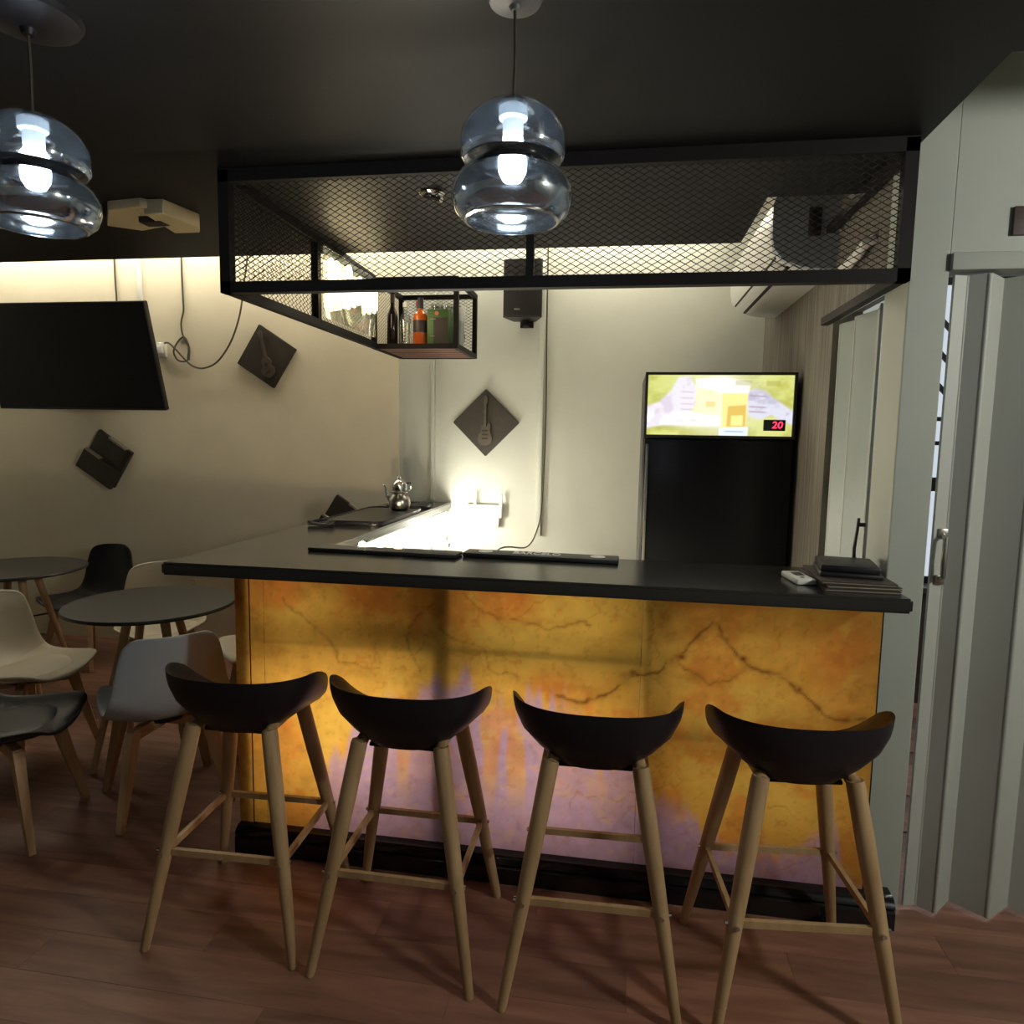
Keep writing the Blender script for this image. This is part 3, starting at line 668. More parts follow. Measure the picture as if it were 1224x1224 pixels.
rectbars(fx0, fx1, 1.522, fz, 0.012, fy0 - 0.002, fy0 + 0.012).build('header_frame', M['black_plastic'], fg, smooth=False)
for x in (fx0 + 0.05, fx1 - 0.05):
    for y in (fy0 + 0.09, fy1 - 0.05): MB().bar((x, y, 0), (x, y, 0.052), 0.02, n=12).build('foot', M['black_plastic'], fg)
# the printed, back-lit picture: two hands lifting glasses of beer on a yellow ground
W_, H_ = fx1 - fx0 - 0.026, fz - 1.522 - 0.026
U, Vv = np.meshgrid(np.linspace(0, 1, 220), np.linspace(0, 1, 96)); V1 = 1 - Vv       # V1: 0 top .. 1 bottom
def lay(c, col, m): return c + (np.array(col) - c) * np.clip(m, 0, 1)[..., None]
def sm(e0, e1, v): t = np.clip((v - e0) / (e1 - e0), 0, 1); return t * t * (3 - 2 * t)
c = np.broadcast_to(np.array([0.44, 0.44, 0.08]), U.shape + (3,)).copy()
c = lay(c, (0.62, 0.64, 0.20), sm(0.35, 0.7, fbm(U * 6, V1 * 4, 301)))
c = lay(c, (0.95, 0.95, 0.75), np.exp(-((U - 0.5) ** 2 / 0.05 + (V1 - 0.4) ** 2 / 0.35)) * 0.9)
def poly_mask(pts, soft):
    pts = np.array(pts, float); ins = np.zeros(U.shape, bool); n = len(pts); d = segdist(U * 2.3, V1, [(p[0] * 2.3, p[1]) for p in list(pts) + [pts[0]]])
    for i in range(n):
        (x1, y1), (x2, y2) = pts[i], pts[(i + 1) % n]
        ins ^= ((y1 > V1) != (y2 > V1)) & (U < (x2 - x1) * (V1 - y1) / (y2 - y1 + 1e-12) + x1)
    return np.where(ins, 1.0, np.exp(-(d / soft) ** 2))
lh = poly_mask([(0, .55), (.09, .47), (.17, .28), (.22, .06), (.28, .04), (.31, .16), (.33, .20), (.32, .50), (.30, .58), (.22, .62), (.30, .70), (.35, .78), (.12, .80), (0, .86)], 0.03)
c = lay(c, (0.78, 0.74, 0.80), lh); c = lay(c, (0.95, 0.93, 0.95), poly_mask([(0, .70), (.15, .66), (.33, .66), (.50, .72), (.50, .80), (.25, .80), (.05, .78)], 0.05))
for k, v0 in enumerate((0.28, 0.38, 0.48, 0.57)): c = lay(c, (0.50, 0.36, 0.36), np.exp(-((V1 - v0 - 0.05 * (U - 0.27)) / 0.012) ** 2) * sm(0.22, 0.25, U) * (1 - sm(0.31, 0.33, U)) * 0.5)
c = lay(c, (0.55, 0.46, 0.58), lh * sm(0.45, 0.7, fbm(U * 14, V1 * 8, 307)) * 0.5)
rh = poly_mask([(1, .62), (.93, .50), (.86, .40), (.80, .28), (.74, .25), (.70, .30), (.69, .50), (.72, .66), (.78, .70), (.86, .62), (.92, .70), (1, .78)], 0.03)
c = lay(c, (0.66, 0.66, 0.76), rh)
c = lay(c, (0.40, 0.36, 0.48), rh * sm(0.45, 0.7, fbm(U * 14 + 3, V1 * 8, 311)) * 0.6)
for v0 in (0.34, 0.52, 0.60): c = lay(c, (0.40, 0.28, 0.33), np.exp(-((V1 - v0 - 0.12 * (U - 0.75)) / 0.014) ** 2) * sm(0.69, 0.72, U) * (1 - sm(0.80, 0.84, U)) * 0.8)
g1 = poly_mask([(.345, .16), (.50, .10), (.49, .62), (.36, .62)], 0.02); c = lay(c, (1.0, 0.90, 0.55), g1)
c = lay(c, (0.85, 0.62, 0.25), poly_mask([(.41, .44), (.47, .44), (.47, .52), (.41, .52)], 0.012) * 0.8); c = lay(c, (0.80, 0.62, 0.2), np.exp(-(((U - .44) * 2.3) ** 2 + (V1 - .25) ** 2) / .0025) * .6)
g2 = poly_mask([(.52, .28), (.69, .26), (.68, .88), (.53, .88)], 0.015); c = lay(c, (0.98, 0.78, 0.30), g2)
c = lay(c, (0.62, 0.40, 0.06), poly_mask([(.565, .52), (.68, .50), (.68, .84), (.56, .84)], 0.012) * 0.75); c = lay(c, (1.0, 0.82, 0.30), poly_mask([(.59, .68), (.66, .67), (.66, .82), (.59, .82)], 0.012))
c = lay(c, (1.0, 0.95, 0.9), poly_mask([(.34, .08), (.52, .04), (.70, .14), (.69, .28), (.52, .28), (.35, .18)], 0.02) * 0.85)
c = lay(c, (0.75, 0.85, 0.95), poly_mask([(.51, .88), (.70, .86), (.70, .99), (.51, .99)], 0.01)); c = lay(c, (0.2, 0.25, 0.45), np.exp(-((V1 - .93 - .05 * (U - .6)) / .012) ** 2) * sm(.53, .56, U) * (1 - sm(.66, .69, U)) * .7)
c = lay(c, (0.36, 0.36, 0.10), poly_mask([(.61, .10), (.71, .11), (.70, .16), (.61, .15)], .02) * .5); c = lay(c, (0.38, 0.36, 0.06), poly_mask([(.82, .11), (.90, .11), (.90, .16), (.82, .16)], .02) * .6)
P = np.stack([fx0 + 0.013 + U * W_, np.full_like(U, fy0 + 0.008), 1.535 + Vv * H_], -1)
painted('advert_panel', P, c, M['advert'], fg)
dsp = MB().box(0.652, 0.750, fy0 - 0.008, fy0 + 0.007, 1.560, 1.612, bev=0.003).build('temperature_display', M['black_plastic'], fg)
RX = Matrix.Rotation(math.pi / 2, 3, 'X')
text_mesh('20', 0.045, 'digits', M['red_led'], dsp, (0.712, fy0 - 0.0085, 1.586), RX, 0.0004, 0.12, 1.1)

# ------------------------------------------------------------------ air conditioner on the right wall
acp = [(0, 2.505), (0.19, 2.505), (0.235, 2.49), (0.25, 2.46), (0.248, 2.34), (0.238, 2.285), (0.205, 2.245), (0.14, 2.215), (0.07, 2.205), (0, 2.20)]
ac = thing('air_conditioner', 'white split air conditioner high on the streaked right wall', 'air conditioner', (XR, 3.58, 2.2))
def acbody(ya, yb, m, nm, grow=0.0):
    mb = MB(); mb.prism([(XR - d * (1 + grow), z) for d, z in acp], 'y', ya, yb); return mb.build(nm, m, ac, angle=30)
acbody(3.035, 4.12, M['ac'], 'housing'); acbody(3.0, 3.034, M['ac_side_shaded'], 'end_cap', 0.01)  # shade on the end cap is put into its blue-grey colour
MB().box(XR - 0.115, XR - 0.065, 2.994, 3.001, 2.33, 2.44, bev=0.003).build('end_grille', M['dark_gap'], ac)
MB().beam((XR - 0.222, 3.06, 2.262), (XR - 0.222, 4.09, 2.262), 0.006, 0.008).build('slot_line', M['dark_gap'], ac, smooth=False)
MB().beam((XR - 0.170, 3.06, 2.226), (XR - 0.170, 4.09, 2.226), 0.012, 0.010).build('slot_line', M['dark_gap'], ac, smooth=False)
MB().prism([(XR - 0.212, 2.247), (XR - 0.178, 2.229), (XR - 0.181, 2.224), (XR - 0.216, 2.242)], 'y', 3.07, 4.08).build('louver', M['ac'], ac, smooth=False)
pipe = MB().tube([(XR, 2.55, 2.19), (XR - 0.03, 2.56, 2.18), (XR - 0.035, 2.64, 2.155), (XR - 0.035, 2.80, 2.145)], [0.012, 0.016, 0.018, 0.018], n=12).build('drain_pipe', M['white_plastic'])
tag(recenter(pipe), 'short white pipe stub on the wall behind the cage corner', 'pipe')

# ------------------------------------------------------------------ accordion door inside the bar (right wall)
d1 = thing('door_1', '', 'door'); del d1['label']; del d1['category']; d1['kind'] = 'structure'; d1.location = (XR, 2.72, 0)
ys = [2.985, 2.86, 2.735, 2.70, 2.56, 2.455]; xs = [XR + 0.030, XR - 0.005, XR + 0.035, XR + 0.0, XR + 0.030, XR + 0.0]
for k in range(5):
    if k == 4: ya, yb = ys[k], ys[k + 1]
    else: ya, yb = ys[k], ys[k + 1] + 0.002
    MB().beam((xs[k], ya, 0.985), (xs[k + 1], yb, 0.985), 0.009, 1.955).build('door_panel', M['pvc_blue'], d1, smooth=False)
for k in range(1, 5): MB().bar((xs[k], ys[k] , 0.01), (xs[k], ys[k], 1.96), 0.0065, n=10).build('hinge_strip', M['pvc'], d1)
MB().box(XR - 0.012, XR + 0.03, 2.44, 2.99, 2.0, 2.03, bev=0.003).build('door_track', M['white_plastic'], d1)

# ------------------------------------------------------------------ accordion door to the side room (faces the photographer)
d2 = thing('door_2', '', 'door'); del d2['label']; del d2['category']; d2['kind'] = 'structure'; d2.location = (1.5, 2.3, 0)
pts = [(0.990, 2.272), (1.036, 2.240), (1.107, 2.318), (1.192, 2.245), (1.285, 2.322), (1.385, 2.245), (1.475, 2.322), (1.57, 2.245), (1.66, 2.322), (1.75, 2.245), (1.84, 2.322), (1.93, 2.245), (2.05, 2.32)]
pts = [(0.948, 2.262)] + pts
for (a, b) in zip(pts[:-1], pts[1:]):
    MB().beam((a[0], a[1], 1.010), (b[0], b[1], 1.010), 0.010, 1.985).build('door_panel', M['pvc'], d2, smooth=False)
for p in pts[1:-1]: MB().bar((p[0], p[1], 0.018), (p[0], p[1], 2.0), 0.0075, n=10).build('hinge_strip', M['pvc'], d2)
MB().box(0.93, 2.05, 2.232, 2.334, 2.012, 2.062, bev=0.004).build('door_track', M['pillar'], d2)
# the leading panel leans so the gap to the pillar shows the lit room; handle on it
hx, hy = 0.975, 2.2655
MB().tube([(hx, hy - 0.003, 1.235), (hx - 0.002, hy - 0.034, 1.225), (hx - 0.004, hy - 0.038, 1.165), (hx - 0.002, hy - 0.034, 1.105), (hx, hy - 0.003, 1.095)], [0.006, 0.008, 0.0085, 0.008, 0.006], n=10).build('door_handle', M['steel'], d2)
for z in (1.222, 1.078): MB().box(hx - 0.014, hx + 0.014, hy - 0.012, hy - 0.003, z, z + 0.03, bev=0.003).build('handle_plate', M['steel'], d2)
# window of the side room with its black grille
wn = thing('window_1', '', 'window'); del wn['label']; del wn['category']; wn['kind'] = 'structure'; wn.location = (1.85, 4.37, 1.2)
MB().box(1.55, 2.15, 4.385, 4.395, 0.72, 2.42).build('window_pane', M['pane'], wn, smooth=False)
rectbars(1.52, 2.18, 0.69, 2.46, 0.04, 4.36, 4.398).build('window_frame', M['black_steel'], wn, smooth=False)
for z in (1.28,): MB().box(1.55, 2.15, 4.35, 4.384, z - 0.04, z + 0.04).build('window_bar', M['black_steel'], wn, smooth=False)
for z in (1.52, 1.66): MB().box(1.55, 2.15, 4.355, 4.384, z - 0.012, z + 0.012).build('window_bar', M['black_steel'], wn, smooth=False)
for z in (1.80, 1.98, 2.16):
    for xe in (2.15, 1.55): MB().beam((1.845, 4.37, z), (xe, 4.37, z + 0.32), 0.02, 0.024).build('window_bar', M['black_steel'], wn, smooth=False)
ledge = MB().prism([(4.22, 0), (4.22, 0.66), (4.20, 0.66), (4.20, 0.69), (4.39, 0.69), (4.39, 0)], 'x', 1.5, 2.2).build('window_ledge_cabinet', M['menu']); tag(recenter(ledge), 'brown cabinet under the bright window beyond the folding door gap', 'cabinet')

# brown plate at the right edge of the picture
plt_ = thing('wall_plate', 'small dark brown wall plate above the folding door', 'sign', (1.16, 2.246, 2.105))
MB().box(1.084, 1.235, 2.238, 2.249, 2.107, 2.187, bev=0.002).build('plate', M['red_plate'], plt_)
MB().tube([(1.118, 2.237, 2.142), (1.126, 2.236, 2.149), (1.140, 2.236, 2.153)], [0.004, 0.006, 0.004], n=8).build('silver_mark', M['white_print'], plt_)

# ------------------------------------------------------------------ back wall: speaker, conduits, router, cables, plaques, TV
sp = thing('loudspeaker', 'black box loudspeaker high on the back wall behind the cage', 'speaker', (-0.625, 4.2, 2.23))
mb = MB(); prf = [(-0.742, 4.205), (-0.725, 4.19), (-0.52, 4.19), (-0.505, 4.205), (-0.56, 4.365), (-0.70, 4.365)]
mb.prism(prf, 'z', 2.235, 2.575); mb.build('cabinet', M['black_plastic'], sp)
mb = MB(); gp = [(-0.735 + 0.225 * i / 12, 4.186 - 0.018 * math.sin(math.pi * i / 12)) for i in range(13)]; gp = gp + [(-0.512, 4.192), (-0.733, 4.192)]
mb.prism(gp, 'z', 2.24, 2.57); mb.build('grille', M['rubber'], sp)
MB().box(-0.668, -0.634, 4.163, 4.168, 2.272, 2.281, bev=0.001).build('badge', M['steel'], sp)
MB().box(-0.64, -0.60, 4.30, 4.385, 2.20, 2.234, bev=0.003).build('bracket_arm', M['black_steel'], sp); MB().box(-0.66, -0.58, 4.37, 4.398, 2.2, 2.5).build('wall_bracket', M['black_steel'], sp)
cd = MB().box(-1.238, -1.214, 4.362, 4.4, 1.09, 2.84, bev=0.003).build('cable_conduit', M['wall']); tag(recenter(cd), 'thin pale cable trunking on the wall left of the guitar plaque', 'conduit')
cd = MB().box(-0.540, -0.505, 4.370, 4.4, 0.88, 2.84, bev=0.003).build('cable_conduit', M['wall']); tag(recenter(cd), 'wider pale cable trunking on the wall below the loudspeaker', 'conduit')
def wire(name, pts, r, label, m='cord', sub=6):
    P = [Vector(p) for p in pts]; out = []
    for i in range(len(P) - 1):
        p0, p1, p2, p3 = P[max(i - 1, 0)], P[i], P[i + 1], P[min(i + 2, len(P) - 1)]
        for k in range(sub):
            t = k / sub; out.append(0.5 * ((2 * p1) + (p2 - p0) * t + (2 * p0 - 5 * p1 + 4 * p2 - p3) * t * t + (3 * p1 - p0 - 3 * p2 + p3) * t ** 3))
    out.append(P[-1]); o = MB().tube(out, r, n=7).build(name, M[m]); tag(recenter(o), label, 'cable'); return o
wire('cable', [(-0.490, 4.34, 2.83), (-0.488, 4.335, 2.2), (-0.480, 4.32, 1.6), (-0.490, 4.30, 1.1), (-0.510, 4.20, 0.93), (-0.53, 3.9, 0.88), (-0.56, 3.2, 0.98), (-0.56, 2.75, 0.93)], 0.0045, 'dark cable hanging down the back wall beside the wider trunking')
YW = YB - 0.022
wire('cable', [(-3.494, YW, 2.84), (-3.494, YW, 2.6), (-3.490, YW, 2.45), (-3.485, YW, 2.30)], 0.006, 'dark cable dropping straight behind the television')
wire('cable', [(-2.989, YW, 2.84), (-2.989, YW, 2.60), (-2.985, YW, 2.40), (-2.985, YW, 2.33), (-3.005, YW, 2.25), (-2.995, YW, 2.17), (-2.955, YW, 2.10), (-2.955, YW - .01, 2.03), (-2.965, YW - .012, 1.995), (-3.03, YW - .012, 2.0), (-3.06, YW - .012, 2.06), (-3.03, YW, 2.13), (-2.985, YW, 2.155), (-2.955, YW + .004, 2.09), (-2.955, YW, 2.0)], 0.006, 'dark cable looped in a knot right of the television')
wire('cable', [(-3.112, YW - 0.034, 2.112), (-3.08, YW - 0.034, 2.112), (-3.03, YW - 0.034, 2.07), (-2.96, YW - 0.034, 2.0), (-2.90, YW - 0.034, 1.955), (-2.82, YW - 0.034, 1.945), (-2.72, YW - 0.034, 1.99), (-2.62, YW - 0.034, 2.12), (-2.55, YW - 0.034, 2.30), (-2.515, YW - 0.034, 2.50), (-2.49, YW - 0.034, 2.65), (-2.48, YW - 0.034, 2.84)], 0.006, 'dark cable sagging from the television plug up to the ceiling')
pg = thing('power_plug', 'white plug on the wall at the right edge of the television', 'plug', (-3.155, YB - 0.03, 2.03))
MB().box(-3.19, -3.12, YB - 0.035, YB - 0.013, 2.02, 2.12, bev=0.006).build('plug_plate', M['white_plastic'], pg); MB().box(-3.17, -3.125, YB - 0.075, YB - 0.036, 2.04, 2.095, bev=0.01).build('plug_body', M['white_plastic'], pg)
cd = MB().box(-3.322, -3.29, YB - 0.034, YB - 0.013, 2.3, 2.84, bev=0.004).build('cable_conduit', M['white_plastic']); tag(recenter(cd), 'short white cable trunking rising behind the television', 'conduit')
# television tilted down
tv = thing('television', 'large dark wall television tilted forward on the left wall', 'television', (-3.75, 4.28, 1.66))
A, B = Vector((0, 4.285, 1.655)), Vector((0, 4.10, 2.345)); dn = (B - A).normalized(); nrm = Vector((0, -dn.z, dn.y))
def tvslab(xa, xb, lo, hi, d0, d1, nm, m, bev=0.0):
    mb = MB(); vs = []
    for d in (d0, d1):
        for (x, f) in ((xa, lo), (xb, lo), (xb, hi), (xa, hi)): vs.append(mb.bm.verts.new(A + dn * f + nrm * d + Vector((x, 0, 0))))
    for q in ((3, 2, 1, 0), (4, 5, 6, 7), (0, 1, 5, 4), (1, 2, 6, 5), (2, 3, 7, 6), (3, 0, 4, 7)): mb.face([vs[i] for i in q])
    if bev: bmesh.ops.bevel(mb.bm, geom=mb.bm.edges[:], offset=bev, segments=2, affect='EDGES')
    return mb.build(nm, m, tv)
L = (B - A).length
tvslab(-4.36, -3.072, 0, L, -0.035, 0, 'back_shell', M['black_plastic'], 0.004)
tvslab(-4.352, -3.080, 0.012, L - 0.008, 0, 0.003, 'screen', M['screen'])
for (xa, xb, lo, hi) in ((-4.36, -3.072, 0, 0.012), (-4.36, -3.072, L - 0.008, L), (-4.36, -4.352, 0.012, L - 0.008), (-3.080, -3.072, 0.012, L - 0.008)): tvslab(xa, xb, lo, hi, 0, 0.005, 'bezel', M['black_plastic'])
MB().box(-3.95, -3.50, 4.30, 4.388, 1.80, 2.12, bev=0.004).build('wall_mount', M['black_steel'], tv)

# guitar plaques
def rot2(p, a): return (p[0] * math.cos(a) - p[1] * math.sin(a), p[0] * math.sin(a) + p[1] * math.cos(a))
def plaque(label, cx, cz, side, tilt, kind, yw):
    t = thing('wall_plaque', label, 'plaque', (cx, yw, cz), 'square brown plaques on the back wall')
    h = side / 2; y0 = yw - 0.03
    sq = [rot2(p, math.pi / 4 + tilt) for p in ((-h, -h), (h, -h), (h, h), (-h, h))]
    mb = MB(); mb.prism([(cx + a, cz + b) for a, b in sq], 'y', y0, yw - 0.001); bmesh.ops.bevel(mb.bm, geom=mb.bm.edges[:], offset=0.003, segments=2, affect='EDGES'); mb.build('backing', M['plaque'], t)
    def pr(poly, d0, d1, nm='relief', m='relief'):
        q = [rot2(p, tilt) for p in poly]; mb = MB(); mb.prism([(cx + a, cz + b) for a, b in q], 'y', y0 - d1, y0 - d0)
        bmesh.ops.bevel(mb.bm, geom=[e for e in mb.bm.edges if len(e.link_faces) == 2 and e.calc_face_angle(0) > 1], offset=0.002, segments=2, affect='EDGES'); return mb.build(nm, M[m], t, angle=50)
    if kind == 'acoustic':
        body = []
        for i in range(40):
            a = 2 * math.pi * i / 40; r = 0.048 * (1 - 0.0 * math.cos(a)); s = math.sin(a); c_ = math.cos(a)
            w_ = 0.050 if s < 0 else 0.038
            x = c_ * w_ * (1 - 0.30 * math.exp(-((s - 0.15) / 0.22) ** 2)); z = -0.075 + s * 0.070
            body.append((x, z))
        pr(body, 0, 0.020, 'guitar_body')
        pr([(-0.008, -0.02), (0.008, -0.02), (0.007, 0.125), (-0.007, 0.125)], 0.001, 0.016, 'guitar_neck')
        pr([(-0.011, 0.125), (0.011, 0.125), (0.014, 0.160), (0.004, 0.168), (-0.013, 0.160)], 0.001, 0.018, 'guitar_head')
        pr([(0.011 * math.cos(a), -0.058 + 0.011 * math.sin(a)) for a in [2 * math.pi * i / 16 for i in range(16)]], 0.0195, 0.0215, 'sound_hole', 'dark_gap')
        pr([(-0.016, -0.110), (0.016, -0.110), (0.016, -0.104), (-0.016, -0.104)], 0.019, 0.023, 'bridge', 'plaque')
    elif kind == 'electric':
        body = [(-0.012, -0.020), (-0.020, -0.014), (-0.026, -0.020), (-0.024, -0.038), (-0.027, -0.058), (-0.042, -0.078), (-0.047, -0.105), (-0.040, -0.130), (-0.018, -0.145), (0.008, -0.146), (0.034, -0.136), (0.048, -0.112), (0.045, -0.085), (0.034, -0.062), (0.032, -0.040), (0.038, -0.018), (0.032, -0.002), (0.020, -0.003), (0.012, -0.022)]
        pr(body, 0, 0.020, 'guitar_body')
        pr([(-0.009, -0.03), (0.009, -0.03), (0.008, 0.120), (-0.008, 0.120)], 0.001, 0.024, 'guitar_neck')
        pr([(-0.010, 0.120), (0.012, 0.120), (0.018, 0.150), (0.010, 0.172), (-0.010, 0.165)], 0.001, 0.022, 'guitar_head')
        for z in (-0.055, -0.080, -0.105): pr([(-0.018, z), (0.018, z), (0.018, z + 0.009), (-0.018, z + 0.009)], 0.0195, 0.0225, 'pickup', 'dark_gap')
    else:
        # square with a broad raised bar and a block stepping out beyond the left corner
        k = math.pi / 4
        def rr(pts_): return [rot2(p, k) for p in pts_]
        pr(rr([(-h * 1.06, -h), (-h * 0.10, -h), (-h * 0.10, h * 1.05), (-h * 1.06, h * 1.05)]), 0.0, 0.030, 'raised_block', 'plaque')
        pr(rr([(h * 0.15, -h * 0.80), (h * 1.03, -h * 0.80), (h * 1.03, h * 0.28), (h * 0.15, h * 0.28)]), 0.0, 0.024, 'raised_block', 'plaque')
        pr(rr([(-h * 0.12, h * 0.15), (-h * 0.04, h * 0.15), (-h * 0.04, h), (-h * 0.12, h)]), 0.0, 0.031, 'pale_lit_edge', 'pale_lit_edge')  # pale strips paint the lit edges of the raised steps
        pr(rr([(h * 0.97, -h * 0.78), (h * 1.06, -h * 0.78), (h * 1.06, h * 0.26), (h * 0.97, h * 0.26)]), 0.0, 0.026, 'pale_lit_edge', 'pale_lit_edge')
    return t
TL = math.radians(12.5)
plaque('brown plaque with a carved acoustic guitar, below the cage on the left wall', -2.378, 2.025, 0.305, TL, 'acoustic', YB - 0.012)
plaque('brown diamond plaque with a carved electric guitar, on the back wall centre', -0.875, 1.603, 0.305, 0.0, 'electric', YB)
plaque('brown stepped plaque below the television', -3.612, 1.313, 0.300, TL, 'stepped', YB - 0.012)
plaque('brown plaque mostly hidden, its top corner peeking over the counter wing', -1.84, 0.90, 0.305, TL, 'plain', YB - 0.012)

# router on the wall and the light batten behind the bar
ro = thing('wifi_router', 'white router with upright antennas low on the back wall', 'router', (-0.88, YB - 0.03, 0.93))
MB().box(-1.0, -0.775, YB - 0.045, YB - 0.002, 0.93, 1.075, bev=0.01).build('router_body', M['white_plastic'], ro)
for x, z1 in ((-0.935, 1.165), (-0.765, 1.15)): MB().box(x - 0.009, x + 0.009, YB - 0.05, YB - 0.035, 0.99, z1, bev=0.004).build('antenna', M['white_plastic'], ro)
bt = thing('light_batten', 'dazzling white light batten along the inner edge of the counter wing', 'light', (-1.08, 3.4, 0.98))
MB().box(-1.128, -1.105, 2.52, 4.30, 0.985, 1.03, bev=0.003).build('housing', M['white_plastic'], bt)
MB().box(-1.104, -1.088, 2.54, 4.28, 0.990, 1.025, bev=0.004).build('diffuser', M['batten'], bt)
lb = thing('lamp_bulb', 'bare bright lamp bulb behind the counter near the back wall', 'light', (-1.05, 4.02, 0.80))
bx_, by_, bz_ = -1.05, 4.02, 0.93
MB().lathe([(0, 0), (0.025, 0.008), (0.035, 0.03), (0.032, 0.05), (0.018, 0.075), (0, 0.078)], (bx_, by_, bz_), n=20).build('bulb', M['glare'], lb)
MB().lathe([(0, 0), (0.02, 0), (0.02, -0.05), (0.035, -0.06), (0.035, -0.07), (0, -0.07)], (bx_, by_, bz_), n=20).build('socket', M['white_plastic'], lb)
MB().beam((-1.128, by_, bz_ - 0.08), (bx_ + 0.03, by_, bz_ - 0.08), 0.05, 0.018).build('shelf_bracket', M['white_plastic'], lb, smooth=False)
for i, (x, y, lab) in enumerate(((-0.985, 2.515, 'small bare bulb glinting behind the plain bar mat, left of two'), (-0.835, 2.500, 'small bare bulb glinting behind the plain bar mat, right of two'))):
    q = thing('lamp_bulb', lab, 'light', (x, y, 0.99))
    MB().lathe([(0, 0.028), (0.010, 0.022), (0.014, 0.010), (0.012, 0), (0.007, -0.008), (0, -0.009)], (x, y, 1.068), n=16).build('bulb', M['spark'], q)
    MB().lathe([(0, 0), (0.009, 0), (0.010, -0.03), (0, -0.03)], (x, y, 1.058), n=14).build('socket', M['white_plastic'], q)
    MB().beam((x, 2.461, 1.02), (x, y + 0.01, 1.02), 0.016, 0.016).build('clip', M['white_plastic'], q, smooth=False)
# ------------------------------------------------------------------ ceiling fittings
sl = thing('spotlight', 'small chrome ceiling spotlight seen through the cage mesh', 'light', (-0.70, 2.47, ZC))
MB().lathe([(0.045, 0.0), (0.046, -0.006), (0.036, -0.012), (0.030, -0.012), (0.028, -0.004), (0, -0.004)], (-0.70, 2.47, ZC), n=28).build('bezel_ring', M['chrome'], sl)
MB().bar((-0.725, 2.47, ZC - 0.012), (-0.66, 2.45, ZC - 0.034), 0.011, n=12).build('gimbal', M['chrome'], sl)
pj = thing('ceiling_bracket', 'beige box-like bracket fixed to the black ceiling left of the cage', 'bracket', (-1.88, 2.6, ZC))
def pz(pts_, a, b, nm, m): 
    mb = MB(); mb.prism(pts_, 'z', a, b); bmesh.ops.bevel(mb.bm, geom=mb.bm.edges[:], offset=0.003, segments=1, affect='EDGES'); mb.build(nm, M[m], pj)
pz([(-2.10, 2.60), (-1.95, 2.42), (-1.80, 2.40), (-1.76, 2.45), (-1.82, 2.62), (-2.0, 2.68)], ZC - 0.035, ZC - 0.001, 'left_plate', 'beige')
pz([(-1.80, 2.42), (-1.72, 2.42), (-1.69, 2.60), (-1.73, 2.66), (-1.84, 2.66)], ZC - 0.055, ZC - 0.001, 'right_plate', 'beige')
pz([(-1.885, 2.50), (-1.79, 2.50), (-1.79, 2.56), (-1.885, 2.56)], ZC - 0.058, ZC - 0.034, 'dark_slot', 'dark_gap')

# ------------------------------------------------------------------ things on the worktop
TZ = 1.0805
m1 = thing('bar_mat', 'plain black rubber bar mat on the counter before the glare', 'mat', (-0.84, 2.37, TZ), 'rubber bar mats')
MB().box(-1.125, -0.560, 2.322, 2.412, TZ, TZ + 0.014, bev=0.004, rz=-0.05).build('mat_body', M['rubber'], m1)
m2 = thing('bar_mat', 'black rubber bar mat printed BARCELO in white between two ovals', 'mat', (-0.275, 2.40, TZ), 'rubber bar mats')
MB().box(-0.550, 0.0, 2.352, 2.445, TZ, TZ + 0.015, bev=0.004, rz=-0.035).build('mat_body', M['rubber'], m2)
for x, y in ((-0.475, 2.408), (-0.072, 2.394)):
    MB().prism([(x + 0.026 * math.cos(a), y + 0.024 * math.sin(a)) for a in [2 * math.pi * i / 24 for i in range(24)]], 'z', TZ + 0.0148, TZ + 0.0162).build('white_oval', M['white_print'], m2, smooth=False)
text_mesh('BARCELO', 0.062, 'lettering', M['white_print'], m2, (-0.288, 2.402, TZ + 0.0156), Matrix.Rotation(-0.035, 3, 'Z'), 0.0006, 0.0, 0.64)
# menus, router, remote box at the right end
random.seed(5)
for k in range(3):
    mt = thing('menu_folder', ('dark menu folder at the bottom of the pile under the black router', 'dark menu folder in the middle of the pile under the black router', 'dark menu folder on top of the pile, right under the black router')[k], 'menu', (0.695, 2.20, TZ + k * 0.0085), 'menus under the router')
    a = (-0.02, 0.03, -0.05)[k]; z = TZ + 0.0085 * k
    for dz in (0, 0.006): MB().box(0.592, 0.798, 2.06 + 0.01 * k, 2.35, z + dz, z + dz + 0.002, rz=a).build('cover', M['menu'], mt, smooth=False)
    MB().box(0.597, 0.793, 2.063 + 0.01 * k, 2.345, z + 0.002, z + 0.006, rz=a).build('pages', M['pages'], mt, smooth=False)
br = thing('network_box', 'black flat router with one antenna on the pile of menus', 'router', (0.71, 2.24, TZ + 0.026))
RT = TZ + 0.026
MB().box(0.615, 0.79, 2.145, 2.345, RT, RT + 0.012, bev=0.004, rz=-0.16).build('lower_shell', M['black_plastic'], br)
MB().box(0.620, 0.785, 2.16, 2.345, RT + 0.0125, RT + 0.033, bev=0.006, rz=-0.16).build('upper_shell', M['black_satin'], br)
MB().bar((0.755, 2.335, RT + 0.012), (0.755, 2.345, RT + 0.03), 0.008, n=10).build('antenna_pivot', M['black_plastic'], br); MB().tube([(0.755, 2.350, RT + 0.024), (0.754, 2.352, RT + 0.06), (0.760, 2.352, RT + 0.12), (0.762, 2.352, RT + 0.160)], [0.006, 0.0055, 0.005, 0.0045], n=10).build('antenna', M['black_plastic'], br); MB().box(0.762, 0.784, 2.346, 2.356, RT + 0.132, RT + 0.145, bev=0.002).build('antenna_clip', M['black_plastic'], br)
wbx = thing('remote_control', 'small white remote control lying beside the menus', 'remote', (0.553, 2.20, TZ))
